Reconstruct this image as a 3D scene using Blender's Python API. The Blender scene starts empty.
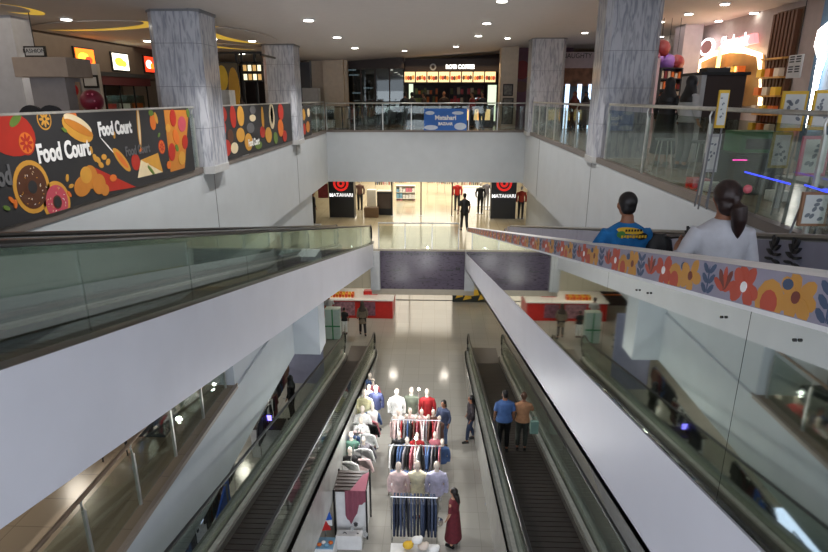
import bpy, math, random
from mathutils import Vector, Matrix
random.seed(7)
S = bpy.context.scene
COL = S.collection
PI = math.pi
def R(a): return math.radians(a)

# ------------------------------------------------------------------ camera
FPX = 575.0
PITCH = math.atan((276-97)/FPX)
CAMP = Vector((0, 0, 1.4))
_d = Vector(((437-414)/FPX, (276-97)/FPX, 1.0))
YAW = math.atan2(_d.x, _d.z*math.cos(PITCH)+_d.y*math.sin(PITCH))
FW = Vector((-math.sin(YAW)*math.cos(PITCH), math.cos(YAW)*math.cos(PITCH), -math.sin(PITCH)))
RT = Vector((math.cos(YAW), math.sin(YAW), 0)); UP = RT.cross(FW)
cd = bpy.data.cameras.new('camera'); cam = bpy.data.objects.new('camera', cd); COL.objects.link(cam)
cd.sensor_width = 36; cd.lens = FPX*36/828; cd.clip_start = .05; cd.clip_end = 300
cam.matrix_world = Matrix.Translation(CAMP) @ Matrix((RT, UP, -FW)).transposed().to_4x4()
S.camera = cam
def at(px, py, X=None, Y=None, Z=None):
    d = FW + RT*(px-414)/FPX + UP*(276-py)/FPX
    if Z is not None: t = (Z-CAMP.z)/d.z
    elif Y is not None: t = Y/d.y
    else: t = X/d.x
    return CAMP + d*t

# ------------------------------------------------------------------ materials
def lin(c):
    c = c/255.0
    return c/12.92 if c <= .04045 else ((c+.055)/1.055)**2.4
def rgb(r, g, b): return (lin(r), lin(g), lin(b), 1)
MC = {}
def mat(name, col, rough=.5, metal=0, noise=.06, scale=6, spec=.5, bump=0):
    if name in MC: return MC[name]
    m = bpy.data.materials.new(name); m.use_nodes = True; nt = m.node_tree; b = nt.nodes['Principled BSDF']
    c = rgb(*col)
    b.inputs['Roughness'].default_value = rough; b.inputs['Metallic'].default_value = metal
    b.inputs['Specular IOR Level'].default_value = spec
    tc = nt.nodes.new('ShaderNodeTexCoord'); n = nt.nodes.new('ShaderNodeTexNoise'); n.inputs['Scale'].default_value = scale
    n.inputs['Detail'].default_value = 4
    r = nt.nodes.new('ShaderNodeValToRGB')
    r.color_ramp.elements[0].position = .3; r.color_ramp.elements[1].position = .7
    r.color_ramp.elements[0].color = tuple(v*(1-noise) for v in c[:3])+(1,)
    r.color_ramp.elements[1].color = tuple(min(1, v*(1+noise)) for v in c[:3])+(1,)
    L = nt.links.new
    L(tc.outputs['Object'], n.inputs['Vector']); L(n.outputs['Fac'], r.inputs['Fac']); L(r.outputs['Color'], b.inputs['Base Color'])
    if bump:
        bp = nt.nodes.new('ShaderNodeBump'); bp.inputs['Strength'].default_value = bump
        L(n.outputs['Fac'], bp.inputs['Height']); L(bp.outputs['Normal'], b.inputs['Normal'])
    MC[name] = m; return m
def emit(name, col, st):
    if name in MC: return MC[name]
    m = bpy.data.materials.new(name); m.use_nodes = True; b = m.node_tree.nodes['Principled BSDF']
    b.inputs['Base Color'].default_value = rgb(*col); b.inputs['Emission Color'].default_value = rgb(*col)
    b.inputs['Emission Strength'].default_value = st
    MC[name] = m; return m
def glass(name, tint, refl=.12, rough=.02):
    if name in MC: return MC[name]
    m = bpy.data.materials.new(name); m.use_nodes = True; nt = m.node_tree; nt.nodes.clear()
    o = nt.nodes.new('ShaderNodeOutputMaterial'); mx = nt.nodes.new('ShaderNodeMixShader')
    t = nt.nodes.new('ShaderNodeBsdfTransparent'); g = nt.nodes.new('ShaderNodeBsdfGlossy')
    f = nt.nodes.new('ShaderNodeFresnel'); f.inputs['IOR'].default_value = 1.5
    ma = nt.nodes.new('ShaderNodeMath'); ma.operation = 'MULTIPLY_ADD'; ma.inputs[1].default_value = .22; ma.inputs[2].default_value = refl*.6
    t.inputs['Color'].default_value = rgb(*tint); g.inputs['Roughness'].default_value = rough; g.inputs['Color'].default_value = (.8, .85, .82, 1)
    L = nt.links.new
    L(f.outputs[0], ma.inputs[0]); L(ma.outputs[0], mx.inputs[0]); L(t.outputs[0], mx.inputs[1]); L(g.outputs[0], mx.inputs[2]); L(mx.outputs[0], o.inputs[0])
    MC[name] = m; return m
def tiles(name, c1, mortar, size, rough=.12, off=0.0):
    m = bpy.data.materials.new(name); m.use_nodes = True; nt = m.node_tree; b = nt.nodes['Principled BSDF']
    tc = nt.nodes.new('ShaderNodeTexCoord'); br = nt.nodes.new('ShaderNodeTexBrick')
    br.inputs['Scale'].default_value = 1; br.inputs['Brick Width'].default_value = size; br.inputs['Row Height'].default_value = size
    br.inputs['Mortar Size'].default_value = .006; br.offset = off
    c = rgb(*c1); br.inputs['Color1'].default_value = c; br.inputs['Color2'].default_value = tuple(v*.93 for v in c[:3])+(1,)
    br.inputs['Mortar'].default_value = rgb(*mortar)
    L = nt.links.new
    n = nt.nodes.new('ShaderNodeTexNoise'); n.inputs['Scale'].default_value = 1.7; n.inputs['Detail'].default_value = 6
    mr = nt.nodes.new('ShaderNodeMapRange'); mr.inputs[3].default_value = rough*.7; mr.inputs[4].default_value = rough*1.5
    L(tc.outputs['Object'], br.inputs['Vector']); L(br.outputs['Color'], b.inputs['Base Color'])
    L(tc.outputs['Object'], n.inputs['Vector']); L(n.outputs['Fac'], mr.inputs[0]); L(mr.outputs[0], b.inputs['Roughness'])
    MC[name] = m; return m
def marble(name, c1, c2):
    m = bpy.data.materials.new(name); m.use_nodes = True; nt = m.node_tree; b = nt.nodes['Principled BSDF']
    tc = nt.nodes.new('ShaderNodeTexCoord'); mp = nt.nodes.new('ShaderNodeMapping'); mp.inputs['Scale'].default_value = (9, 9, 1.5)
    mp.inputs['Rotation'].default_value = (0, .12, 0)
    n = nt.nodes.new('ShaderNodeTexNoise'); n.inputs['Scale'].default_value = 1.6; n.inputs['Detail'].default_value = 8; n.inputs['Distortion'].default_value = .8
    r = nt.nodes.new('ShaderNodeValToRGB'); e = r.color_ramp.elements
    e[0].position = .38; e[0].color = rgb(*c2); e[1].position = .56; e[1].color = rgb(*c1)
    b.inputs['Roughness'].default_value = .22
    L = nt.links.new
    L(tc.outputs['Object'], mp.inputs[0]); L(mp.outputs[0], n.inputs['Vector']); L(n.outputs['Fac'], r.inputs[0]); L(r.outputs[0], b.inputs['Base Color'])
    MC[name] = m; return m
WHITE = mat('white_plaster', (192, 198, 202), .55, noise=.03, scale=2)
TRUSS = mat('white_cladding', (222, 223, 230), .4, noise=.03, scale=1.5)
CEIL = mat('ceiling_paint', (216, 208, 202), .7, noise=.02)
STEEL = mat('brushed_steel', (196, 196, 190), .3, .6, noise=.12, scale=9)
DSTEEL = mat('dull_steel', (128, 126, 120), .35, .5, noise=.15, scale=5)
CHROME = mat('chrome', (215, 215, 212), .1, 1)
BLACK = mat('black_rubber', (22, 22, 22), .35)
BELT = mat('belt_dark', (52, 46, 43), .55, .2, noise=.12)
BELTL = mat('belt_gap', (84, 76, 70), .5, .3)
CREAM = mat('cream_wall', (206, 190, 168), .6)
BROWN = mat('dark_brown', (52, 36, 28), .5)
DARK = mat('near_black', (20, 19, 20), .45)
CHAR = mat('charcoal', (48, 49, 51), .5)
GREY = mat('mid_grey', (120, 121, 124), .5)
PALE = mat('pale_grey', (186, 187, 186), .5)
BEIGE = mat('beige_edge', (150, 134, 116), .45)
MARB = marble('column_marble', (192, 194, 200), (150, 153, 163))
GLASS = glass('clear_glass', (238, 242, 238), .07)
GGLASS = glass('green_glass', (220, 226, 222), .16)
DGLASS = glass('dark_glass', (120, 128, 126), .18)
MIRROR = mat('mirror_glass', (232, 238, 230), .03, 1, noise=.02)
FLOOR0 = tiles('floor_tiles', (166, 164, 156), (146, 143, 135), .6, .13)
FLOOR1 = tiles('floor_tiles_cream', (214, 200, 170), (170, 155, 130), .6, .12)
FLOORG = tiles('floor_tiles_brown', (150, 134, 114), (120, 105, 90), .6, .2)
LAMP = emit('lamp_white', (255, 250, 238), 14)
NEON = emit('neon_white', (255, 245, 240), 9)
WARM = emit('warm_strip', (255, 190, 90), 5)
COVE = emit('cove_yellow', (225, 185, 70), .55)
WHT = mat('plain_white', (238, 238, 236), .5)
RED = mat('bright_red', (196, 38, 32), .4)
DRED = mat('dark_red', (120, 26, 30), .5)
YEL = mat('yellow', (228, 184, 50), .5)
ORG = mat('orange', (222, 112, 42), .5)
BLUE = mat('royal_blue', (36, 92, 190), .5)
NAVY = mat('denim', (50, 62, 88), .8, noise=.25, scale=20)
LBLUE = mat('light_denim', (92, 112, 148), .8, noise=.2, scale=20)
SKIN = mat('skin', (150, 102, 76), .55)
HAIR = mat('hair_black', (24, 19, 18), .45, noise=.3, scale=40)
GREEN = mat('leaf_green', (70, 130, 60), .5)
PINK = mat('pink', (222, 130, 150), .5)
MAUVE = mat('mauve_cloth', (150, 84, 100), .8)
LAV = mat('lavender_panel', (150, 152, 172), .5)
MANN = mat('mannequin', (225, 210, 195), .4)

# ------------------------------------------------------------------ mesh builder
class MB:
    def __init__(s, M=None): s.v = []; s.f = []; s.m = []; s.M = M or Matrix.Identity(4)
    def add(s, vs, fs, m=0):
        o = len(s.v); s.v += [s.M @ Vector(v) for v in vs]
        for f in fs: s.f.append([o+i for i in f]); s.m.append(m)
        return s
    def box(s, x0, y0, z0, x1, y1, z1, m=0):
        x0, x1 = min(x0, x1), max(x0, x1); y0, y1 = min(y0, y1), max(y0, y1); z0, z1 = min(z0, z1), max(z0, z1)
        return s.add([(x0,y0,z0),(x1,y0,z0),(x1,y1,z0),(x0,y1,z0),(x0,y0,z1),(x1,y0,z1),(x1,y1,z1),(x0,y1,z1)],
              [(0,3,2,1),(4,5,6,7),(0,1,5,4),(1,2,6,5),(2,3,7,6),(3,0,4,7)], m)
    def rings(s, rs, m=0, cap=True):
        n = len(rs[0]); vs = [p for r in rs for p in r]; fs = []
        for k in range(len(rs)-1):
            for i in range(n):
                j = (i+1) % n; fs.append((k*n+i, k*n+j, (k+1)*n+j, (k+1)*n+i))
        if cap: fs.append(tuple(reversed(range(n)))); fs.append(tuple((len(rs)-1)*n+i for i in range(n)))
        return s.add(vs, fs, m)
    def tube(s, path, r, n=8, m=0, ry=None):
        path = [Vector(p) for p in path]; rs = []
        for i, p in enumerate(path):
            t = (path[min(i+1, len(path)-1)]-path[max(i-1, 0)]).normalized()
            a = Vector((0, 0, 1)) if abs(t.z) < .9 else Vector((0, 1, 0))
            u = t.cross(a).normalized(); w = u.cross(t).normalized()
            rr = r[i] if isinstance(r, (list, tuple)) else r
            r2 = rr*(ry or 1)
            rs.append([p+u*rr*math.cos(2*PI*k/n)+w*r2*math.sin(2*PI*k/n) for k in range(n)])
        return s.rings(rs, m)
    def loft(s, secs, n=16, m=0):       # secs: (x,y,z,rx,ry)
        return s.rings([[Vector((x+rx*math.cos(2*PI*k/n), y+ry*math.sin(2*PI*k/n), z)) for k in range(n)] for x, y, z, rx, ry in secs], m)
    def ball(s, c, rx, ry=None, rz=None, m=0, n=14, k=9):
        ry = ry or rx; rz = rz or rx
        return s.loft([(c[0], c[1], c[2]-rz*math.cos(PI*(i+.02)/(k+.04)), rx*math.sin(PI*(i+.02)/(k+.04))+1e-4, ry*math.sin(PI*(i+.02)/(k+.04))+1e-4) for i in range(k+1)], n, m)
    def poly(s, pts, z0, z1, m=0):      # extrude a 2-D outline along local z
        n = len(pts); vs = [(p[0], p[1], z0) for p in pts]+[(p[0], p[1], z1) for p in pts]
        a = sum(pts[i][0]*pts[(i+1) % n][1]-pts[(i+1) % n][0]*pts[i][1] for i in range(n))
        idx = list(range(n)) if a > 0 else list(reversed(range(n)))
        fs = [tuple(reversed(idx)), tuple(n+i for i in idx)]
        for k in range(n): i, j = idx[k], idx[(k+1) % n]; fs.append((i, j, n+j, n+i))
        return s.add(vs, fs, m)
    def ell(s, cx, cy, rx, ry, z0, z1, m=0, n=20, rot=0):
        c, q = math.cos(rot), math.sin(rot)
        return s.poly([(cx+rx*math.cos(2*PI*k/n)*c-ry*math.sin(2*PI*k/n)*q, cy+rx*math.cos(2*PI*k/n)*q+ry*math.sin(2*PI*k/n)*c) for k in range(n)], z0, z1, m)
    def build(s, name, mats, parent=None, smooth=True, remesh=0, bevel=0, loc=None, rot=None):
        me = bpy.data.meshes.new(name); me.from_pydata([tuple(v) for v in s.v], [], s.f)
        if not isinstance(mats, (list, tuple)): mats = [mats]
        for m in mats: me.materials.append(m)
        me.polygons.foreach_set('material_index', s.m); me.update()
        o = bpy.data.objects.new(name, me); COL.objects.link(o)
        if parent: o.parent = parent
        if loc: o.location = loc
        if rot: o.rotation_euler = rot
        if remesh:
            r = o.modifiers.new('r', 'REMESH'); r.mode = 'VOXEL'; r.voxel_size = remesh; r.use_smooth_shade = True
            sm = o.modifiers.new('s', 'SMOOTH'); sm.iterations = 4; sm.factor = .5
            me2 = bpy.data.meshes.new_from_object(o.evaluated_get(bpy.context.evaluated_depsgraph_get()))
            o.modifiers.clear(); o.data = me2; me = me2
            if len(me.materials) == 0: me.materials.append(mats[0])
        if smooth:
            me.polygons.foreach_set('use_smooth', [True]*len(me.polygons))
            if not remesh: me.set_sharp_from_angle(angle=R(38))
        if bevel:
            b = o.modifiers.new('b', 'BEVEL'); b.width = bevel; b.segments = 2; b.limit_method = 'ANGLE'
        return o
def thing(name, label, cat, loc=(0, 0, 0), rz=0, group=None):
    o = bpy.data.objects.new(name, None); COL.objects.link(o); o.location = loc; o.rotation_euler = (0, 0, rz); o.empty_display_size = .1
    return tag(o, label, cat, group)
def tag(o, label, cat, group=None, kind=None):
    o['label'] = label; o['category'] = cat
    if group: o['group'] = group
    if kind: o['kind'] = kind
    return o
def struct(name, mb, m, label=None, parent=None, **k):
    o = mb.build(name, m, parent, **k)
    if not parent: o['kind'] = 'structure'
    if label: o['label'] = label
    return o
def dup(root, loc, rz=None, label=None, group=None, scale=None):
    r = root.copy(); COL.objects.link(r); r.location = loc
    if rz is not None: r.rotation_euler = (0, 0, rz)
    if scale: r.scale = (scale,)*3
    if label: r['label'] = label
    if group: r['group'] = group
    for ch in list(root.children):
        c = ch.copy(); COL.objects.link(c); c.parent = r
        for g in list(ch.children):
            d = g.copy(); COL.objects.link(d); d.parent = c
    return r
def text(body, size, m, parent, loc, rot, name='lettering', ext=.004, bold=0, sx=1, shear=0):
    cu = bpy.data.curves.new('t', 'FONT'); cu.body = body; cu.size = size; cu.extrude = ext; cu.align_x = 'CENTER'; cu.align_y = 'CENTER'; cu.offset = bold; cu.shear = shear
    cu.resolution_u = 3
    t = bpy.data.objects.new('t', cu); COL.objects.link(t)
    me = bpy.data.meshes.new_from_object(t.evaluated_get(bpy.context.evaluated_depsgraph_get()))
    bpy.data.objects.remove(t); me.materials.clear(); me.materials.append(m)
    o = bpy.data.objects.new(name, me); COL.objects.link(o); o.parent = parent; o.location = loc; o.rotation_euler = rot; o.scale = (sx, 1, 1)
    return o
def spot(loc, w, size=110, col=(1, .96, .9), r=.06, rot=(0, 0, 0), blend=.6):
    l = bpy.data.lights.new('spot', 'SPOT'); l.energy = w; l.spot_size = R(size); l.spot_blend = blend; l.color = col; l.shadow_soft_size = r
    o = bpy.data.objects.new('downlight_lamp', l); COL.objects.link(o); o.location = loc; o.rotation_euler = rot; return o
def area(loc, w, sx, sy, col=(1, .96, .9), rot=(0, 0, 0)):
    l = bpy.data.lights.new('area', 'AREA'); l.energy = w; l.shape = 'RECTANGLE'; l.size = sx; l.size_y = sy; l.color = col
    o = bpy.data.objects.new('area_light', l); COL.objects.link(o); o.location = loc; o.rotation_euler = rot; return o

# ------------------------------------------------------------------ levels
Z0, Z1, Z2, ZC = -9.0, -4.5, 0.0, 3.0
XL, XR, YB = -4.78, 3.82, 25.5
SL = .2126; YLOW = 21.5; YHI = .33
# ------------------------------------------------------------------ floors, slabs, ceiling
struct('floor', MB().box(-22, -3, Z0-.3, 22, 30.2, Z0), FLOOR0)
struct('floor_ground_shop', MB().box(-22, 30.2, Z0-.3, 22, 42, Z0), FLOOR1)
m = MB().box(XL-18, -3, -2.19, XL, 45, Z2); struct('floor_left_gallery', m, [WHITE])
m = MB().box(XR, -3, -2.3, XR+14, 45, Z2); struct('floor_right_gallery', m, [WHITE])
struct('floor_back_gallery', MB().box(XL, YB, -2.19, XR, 45, Z2), [WHITE])
# beige finish on top of the upper slabs, thin stone edging
m = MB(); m.box(XL-18, -3, 0.0, XL-.12, 45, .012); m.box(XR+.12, -3, 0, XR+14, 45, .012); m.box(XL-.12, YB+.12, 0, XR+.12, 45, .012)
struct('floor_upper_tiles', m, FLOORG)
m = MB(); m.box(XL-.12, -3, 0, XL+.015, YB+.12, .03); m.box(XR-.015, -3, 0, XR+.12, YB+.12, .03); m.box(XL, YB-.015, 0, XR, YB+.12, .03)
m.box(XL-.01, -3, -.09, XL+.015, YB, 0); m.box(XR-.015, -3, -.09, XR+.01, YB, 0); m.box(XL, YB-.015, -.05, XR, YB+.01, 0)
struct('trim_1', m, mat('edge_stone', (112, 104, 98), .4))
struct('floor_near_landing', MB().box(XL, -3, -.5, XR, -.05, 0), WHITE)
# grooves in the white fascias
m = MB()
for y in (12.3, 19.9): m.box(XL-.01, y-.012, -2.18, XL+.006, y+.012, -.1)
for y in (14.5, 22.0): m.box(XR-.006, y-.012, -2.28, XR+.01, y+.012, -.1)
struct('trim_2', m, GREY)
def zc(x): return 3.0+.07*(min(max(x, -4.8), 3.8)+4.8)
CQ = Matrix(((1, 0, 0, 0), (0, 0, 1, 0), (0, 1, 0, 0), (0, 0, 0, 1)))
struct('ceiling', MB(CQ).poly([(-24, 3), (-4.8, 3), (-4.8, 3.3), (-24, 3.3)], -3, 45), CEIL)
struct('ceiling_right', MB(CQ).poly([(3.8, zc(4)), (18, zc(4)), (18, 4.2), (3.8, 4.2)], -3, 45), CEIL)
struct('ceiling_well', MB(CQ).poly([(-4.8, 3), (3.8, zc(4)), (3.8, 4.2), (-4.8, 3.3)], -3, 45), CEIL)
# middle level
m = MB(); m.box(-16, 22.5, -6.17, 16, 45, Z1)
struct('floor_middle_level', m, FLOOR1)
m = MB(); m.box(XL-12, -3, -6.0, -4.2, 15.7, Z1-.02); struct('floor_middle_left', m, WHITE)
m = MB(); m.box(-16, -3, Z1-.02, -4.22, 11, Z1+.01); struct('floor_middle_left_tiles', m, FLOORG)
m = MB(); m.box(4.4, -3, -6.0, 16, 22.5, Z1); struct('floor_middle_right', m, WHITE)
struct('trim_3', MB().box(-4.26, -3, Z1-.05, -4.185, 10.9, Z1+.025), mat('slab_edging', (146, 132, 120), .45))
# bulkheads at the end of the left middle gallery
m = MB(); m.box(-6.2, 10.9, Z1-.02, -4.25, 15.7, -2.2); struct('wall_left_middle', m, WHITE)
m = MB(); m.box(-5.2, 15.7, -6.0, -3.42, 16.6, -2.95); m.box(-5.2, 16.6, -6.0, -4.9, 22.5, -2.2); struct('wall_left_pier', m, WHITE)
m = MB(); m.box(-6.3, 25.5, Z1, -5.7, 26.2, -2.2); m.box(-6.3, 16.6, Z1, -6.1, 25.5, -2.2); struct('wall_left_back', m, WHITE)
m = MB(); m.box(4.35, 16, Z1, 4.6, 27.5, -2.3); struct('wall_right_middle', m, WHITE)
m = MB(); m.box(4.6, 8, Z0, 5.0, 20, -6.0); struct('wall_right_ground', m, PALE)
# bridge front, dark purple printed board
def board_mat():
    mm = bpy.data.materials.new('purple_board'); mm.use_nodes = True; nt = mm.node_tree; b = nt.nodes['Principled BSDF']
    tc = nt.nodes.new('ShaderNodeTexCoord'); mp = nt.nodes.new('ShaderNodeMapping'); mp.inputs['Scale'].default_value = (5, 1, 22)
    n = nt.nodes.new('ShaderNodeTexNoise'); n.inputs['Scale'].default_value = 1.2; n.inputs['Detail'].default_value = 3
    r = nt.nodes.new('ShaderNodeValToRGB'); e = r.color_ramp.elements; e[0].position = .36; e[0].color = rgb(40, 34, 44); e[1].position = .44; e[1].color = rgb(84, 74, 90)
    L = nt.links.new; L(tc.outputs['Object'], mp.inputs[0]); L(mp.outputs[0], n.inputs['Vector']); L(n.outputs['Fac'], r.inputs[0]); L(r.outputs[0], b.inputs['Base Color'])
    b.inputs['Roughness'].default_value = .22; return mm
hb = thing('hoarding_board', 'dark purple printed board across the front of the pale bridge', 'board', (-.55, 22.46, -6.15))
m = MB(); m.box(-1.68, -.04, 0, 1.75, 0, 1.62)
for k in range(26):
    x = -1.6+k*.128; m.box(x, -.05, 1.47, x+.05+.04*random.random(), -.04, 1.47+.04+.06*random.random(), 1)
for (x, z, w, h) in ((-1.3, .78, .5, .05), (.75, .8, .16, .08), (1.0, .8, .3, .06), (1.4, .83, .2, .14), (-.1, .45, .7, .03), (-.1, .33, .5, .03), (-1.45, 1.15, .35, .03), (.5, .4, .9, .02)):
    for j in range(int(w/.06)): m.box(x+j*.06, -.05, z, x+j*.06+.045, -.04, z+h*(.6+.4*random.random()), 1)
m.build('panel', [board_mat(), DARK], hb)
struct('trim_4', MB().box(-2.6, 22.42, -6.4, 1.6, 22.5, -6.15).box(-2.6, 22.4, -4.53, 16, 22.52, Z1+.03), mat('bridge_edge', (170, 160, 142), .4))
# bridge pier ends (pale)
m = MB(); m.box(-2.62, 22.3, -6.17, -2.24, 22.55, Z1-.03); struct('wall_bridge_left_end', m, PALE)
m = MB(); m.box(1.2, 22.3, -6.17, 1.6, 22.55, Z1-.03); struct('wall_bridge_right_end', m, PALE)

# ------------------------------------------------------------------ marble columns
def column(x0, x1, y0, y1, label):
    t = thing('marble_column', label, 'column', ((x0+x1)/2, (y0+y1)/2, 0))
    w, d = (x1-x0)/2, (y1-y0)/2; c = .13; H = zc((x0+x1)/2)+.02
    def oct_(q): return [(-w+c, -d+q), (w-c, -d+q), (w-q, -d+c), (w-q, d-c), (w-c, d-q), (-w+c, d-q), (-w+q, d-c), (-w+q, -d+c)]
    m = MB()
    for k in range(4): m.poly(oct_(0), .0+k*.8, .79+k*.8 if k < 3 else H)
    m.build('shaft', MARB, t)
    m = MB()
    for k in range(1, 4): m.poly(oct_(.006), k*.8-.011, k*.8+.001)
    m.build('panel_joint', GREY, t)
    MB().poly(oct_(-.02), -.12, .03).build('plinth', PALE, t)
    MB().poly(oct_(-.03), H-.06, H).build('capital_strip', GREY, t)
    return t
column(-5.6, -4.6, 11.75, 12.85, 'grey veined marble column between the two food court banners')
column(-5.6, -4.6, 19.35, 20.45, 'grey veined marble column behind the shorter food court banner')
column(3.75, 5.0, 14.0, 15.0, 'wide marble column right of centre, nearer one on the right gallery')
column(3.72, 5.05, 24.3, 25.45, 'marble column right of the cafe, farther one on the right gallery')

# ------------------------------------------------------------------ travelators
def travelator(xa, xb, zlow, label, side, kind, YLOW=21.5):
    """xa, xb handrail centre lines; climbs towards -Y"""
    t = thing('moving_walkway', label, 'moving walkway', ((xa+xb)/2, YLOW, zlow))
    w = (xb-xa)/2; run = YLOW-YHI; rise = SL*run
    def inc(u, dz): return (-u, SL*u+dz)        # (y, z) local
    def profile(dz0, dz1, a, b, ext0=0, ext1=0):     # strip between two offsets along incline incl. flat ends
        top = [(ext0, dz1)] if ext0 else []
        top += [(-a, SL*a+dz1), (-b, SL*b+dz1)]
        bot = [(-b, SL*b+dz0), (-a, SL*a+dz0)]
        if ext1: top.append((-b-ext1, SL*b+dz1)); bot.insert(0, (-b-ext1, SL*b+dz0))
        if ext0: bot.append((ext0, dz0))
        return top+bot
    RM = Matrix(((0, 0, 1, 0), (1, 0, 0, 0), (0, 1, 0, 0), (0, 0, 0, 1)))   # local (u=y, v=z, w=x)
    def strip(name, x0, x1, prof, mt, par=None, **k):
        mb = MB(RM); mb.poly(prof, x0, x1); return mb.build(name, mt, par or t, **k)
    top_off = .3 if side == 'L' else .16
    e0 = .9
    low = -.56
    if kind == 'upper':
        NX = 0 if side == 'L' else .06
        low = -.68 if side == 'L' else -.55; e0 = .15 if side == 'L' else .9
        strip('side_cladding', -w-.12+NX, -w-.06+NX, profile(low, .12 if side == 'R' else .26, 0, run, e0*.7, 1.2), TRUSS)
        strip('side_cladding', w+.06, w+.12, profile(low, .12 if side == 'R' else .26, 0, run, e0*.7, 1.2), TRUSS)
        strip('underside_panel', -w-.06, w+.06, profile(low, low+.05, 0, run, e0*.7, 1.2), TRUSS)
        cd = (-w-.14, w+.14)
    else:
        strip('side_cladding', -w-.14, -w-.08, profile(-1.0, .30, 0, run, .5, 1.2), CLAD)
        strip('side_cladding', w+.08, w+.14, profile(-1.0, .30, 0, run, .5, 1.2), CLAD)
        strip('underside_panel', -w-.08, w+.08, profile(-1.0, -.95, 2, run), CLAD)
    # belt with pallets
    bw = w-.17
    strip('belt_bed', -bw, bw, profile(-.12, -.02, 0, run, .0, .6), BELTL)
    m = MB(RM); k = 0.0
    while k < run-.2:
        m.poly([(-k-.01, SL*k+.0), (-k-.165, SL*(k+.155)+.0), (-k-.165, SL*(k+.155)-.02), (-k-.01, SL*k-.02)], -bw, bw); k += .175
    m.build('pallet_belt', BELT, t)
    m = MB().box(-bw, -.02, -.03, bw, 1.5 if not (kind == 'upper' and side == 'L') else .1, .008); m.build('landing_plate', mat('landing_dark', (92, 86, 80), .4, .4), t)
    for s in (-1, 1):
        x0, x1 = sorted((s*bw, s*(bw+.06)))
        strip('skirt', x0, x1, profile(-.1, .14, 0, run, .4, .6), DSTEEL)
        x0, x1 = sorted((s*(bw+.05), s*(w-.03)))
        strip('inner_deck', x0, x1, profile(.12, .17, 0, run, .4, .6), STEEL)
        x0, x1 = sorted((s*(w+.0), s*(w+.14)))
        if kind == 'upper' and side == 'L': x0, x1 = sorted((s*(w-.03), s*(w+.118)))
        if kind == 'upper' and side == 'R': x1 = min(x1, w+.1); x0 = max(x0, -w-.04)
        strip('outer_deck', x0, x1, profile(.12 if kind != 'upper' or side == 'R' else .22, .30 if kind != 'upper' else (.14 if side == 'R' else .265), 0, run, .5, 1.2), STEEL if kind != 'upper' else DSTEEL)
        # balustrade glass, in panes
        gm = GGLASS if kind == 'upper' else GLASS
        if kind == 'upper' and side == 'R' and s == -1: gm = MIRROR
        if kind == 'upper' and side == 'R' and s == 1: gm = LAV
        th = .012
        gx = s*(w-.02) if gm is not MIRROR else -w-.05
        m = MB(RM); n = 12; hh = .97+(.24 if gm is LAV else 0)+(.07 if gm is MIRROR else 0); hr = 1.0+(.24 if gm is LAV else 0)
        for k in range(n):
            a, b = run*k/n+.006, run*(k+1)/n-.006
            if gm is MIRROR: a, b = run*k/n+.002, run*(k+1)/n-.002
            m.poly([(-a, SL*a+.13), (-b, SL*b+.13), (-b, SL*b+hh), (-a, SL*a+hh)], gx-th/2, gx+th/2)
        nx0 = .1 if kind == 'upper' and side == 'L' else .55
        pts = [(0, .13), (0, .97)]+[(nx0+.42*math.sin(q), .55+.42*math.cos(q)) for q in [PI*i/8 for i in range(9)]]
        m.poly(pts, gx-th/2, gx+th/2)
        m.build('balustrade_panel', gm, t)
        # handrail
        path = []; nx = .12 if kind == 'upper' and side == 'L' else .6
        for i in range(9):
            q = PI*(8-i)/8; path.append((s*w, nx+.44*math.sin(q), .56+.44*math.cos(q)))
        path += [(s*w, nx*.5, 1.0), (s*w, 0, 1.005)]; path += [(s*w, -.8, hr+.17)] if hr > 1.1 else []
        for k in range(1, 13): path.append((s*w, -run*k/12, SL*run*k/12+hr))
        path.append((s*w, -run-1.2, rise+hr))
        MB().tube(path, .036, 8, ry=.8).build('handrail', DSTEEL if gm is LAV else BLACK, t)
        if kind == 'upper' and side == 'L':
            pass
    return t, w, run
CLAD = mat('grey_cladding', (178, 178, 172), .25, .3, noise=.1, scale=3)
upL, wu, run = travelator(-4.0, -2.62, Z1, 'upper left moving walkway with green glass sides, rising from the bridge', 'L', 'upper', 22.35)
upR, _, _ = travelator(1.26, 2.75, Z1, 'upper right moving walkway with flower trim and mirrored outer side, carrying two riders', 'R', 'upper')
travelator(-3.8, -2.53, Z0, 'lower left moving walkway, empty dark belt beside the white goods cabinet', 'L', 'lower')
travelator(1.42, 2.85, Z0, 'lower right moving walkway, dark belt with two people standing on it', 'R', 'lower')
WU_R = .745
# white ledge and floral strip along the mirrored walkway
RM = Matrix(((0, 0, 1, 0), (1, 0, 0, 0), (0, 1, 0, 0), (0, 0, 0, 1)))
m = MB(RM); a0, a1 = .3, run
m.poly([(-a0, SL*a0+1.17), (-a1, SL*a1+1.17), (-a1, SL*a1+1.0), (-a0, SL*a0+1.0)], -WU_R-.075, -WU_R+.13)
m.build('ledge', WHT, upR, loc=(0, 0, 0))
def strip_pt(u, v): return (-u, SL*u+1.02+v)
FB = [mat('strip_lilac', (150, 146, 162), .5), mat('petal_coral', (186, 78, 58), .5), mat('petal_amber', (200, 144, 66), .5), mat('petal_blue', (66, 84, 112), .5), WHT, mat('petal_brown', (120, 60, 50), .5)]
XO = -WU_R-.075
CF = [0]
m = MB(RM)
m.poly([strip_pt(a0, 0), strip_pt(a1, 0), strip_pt(a1, .15), strip_pt(a0, .15)], XO-.006, XO, 0)
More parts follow.
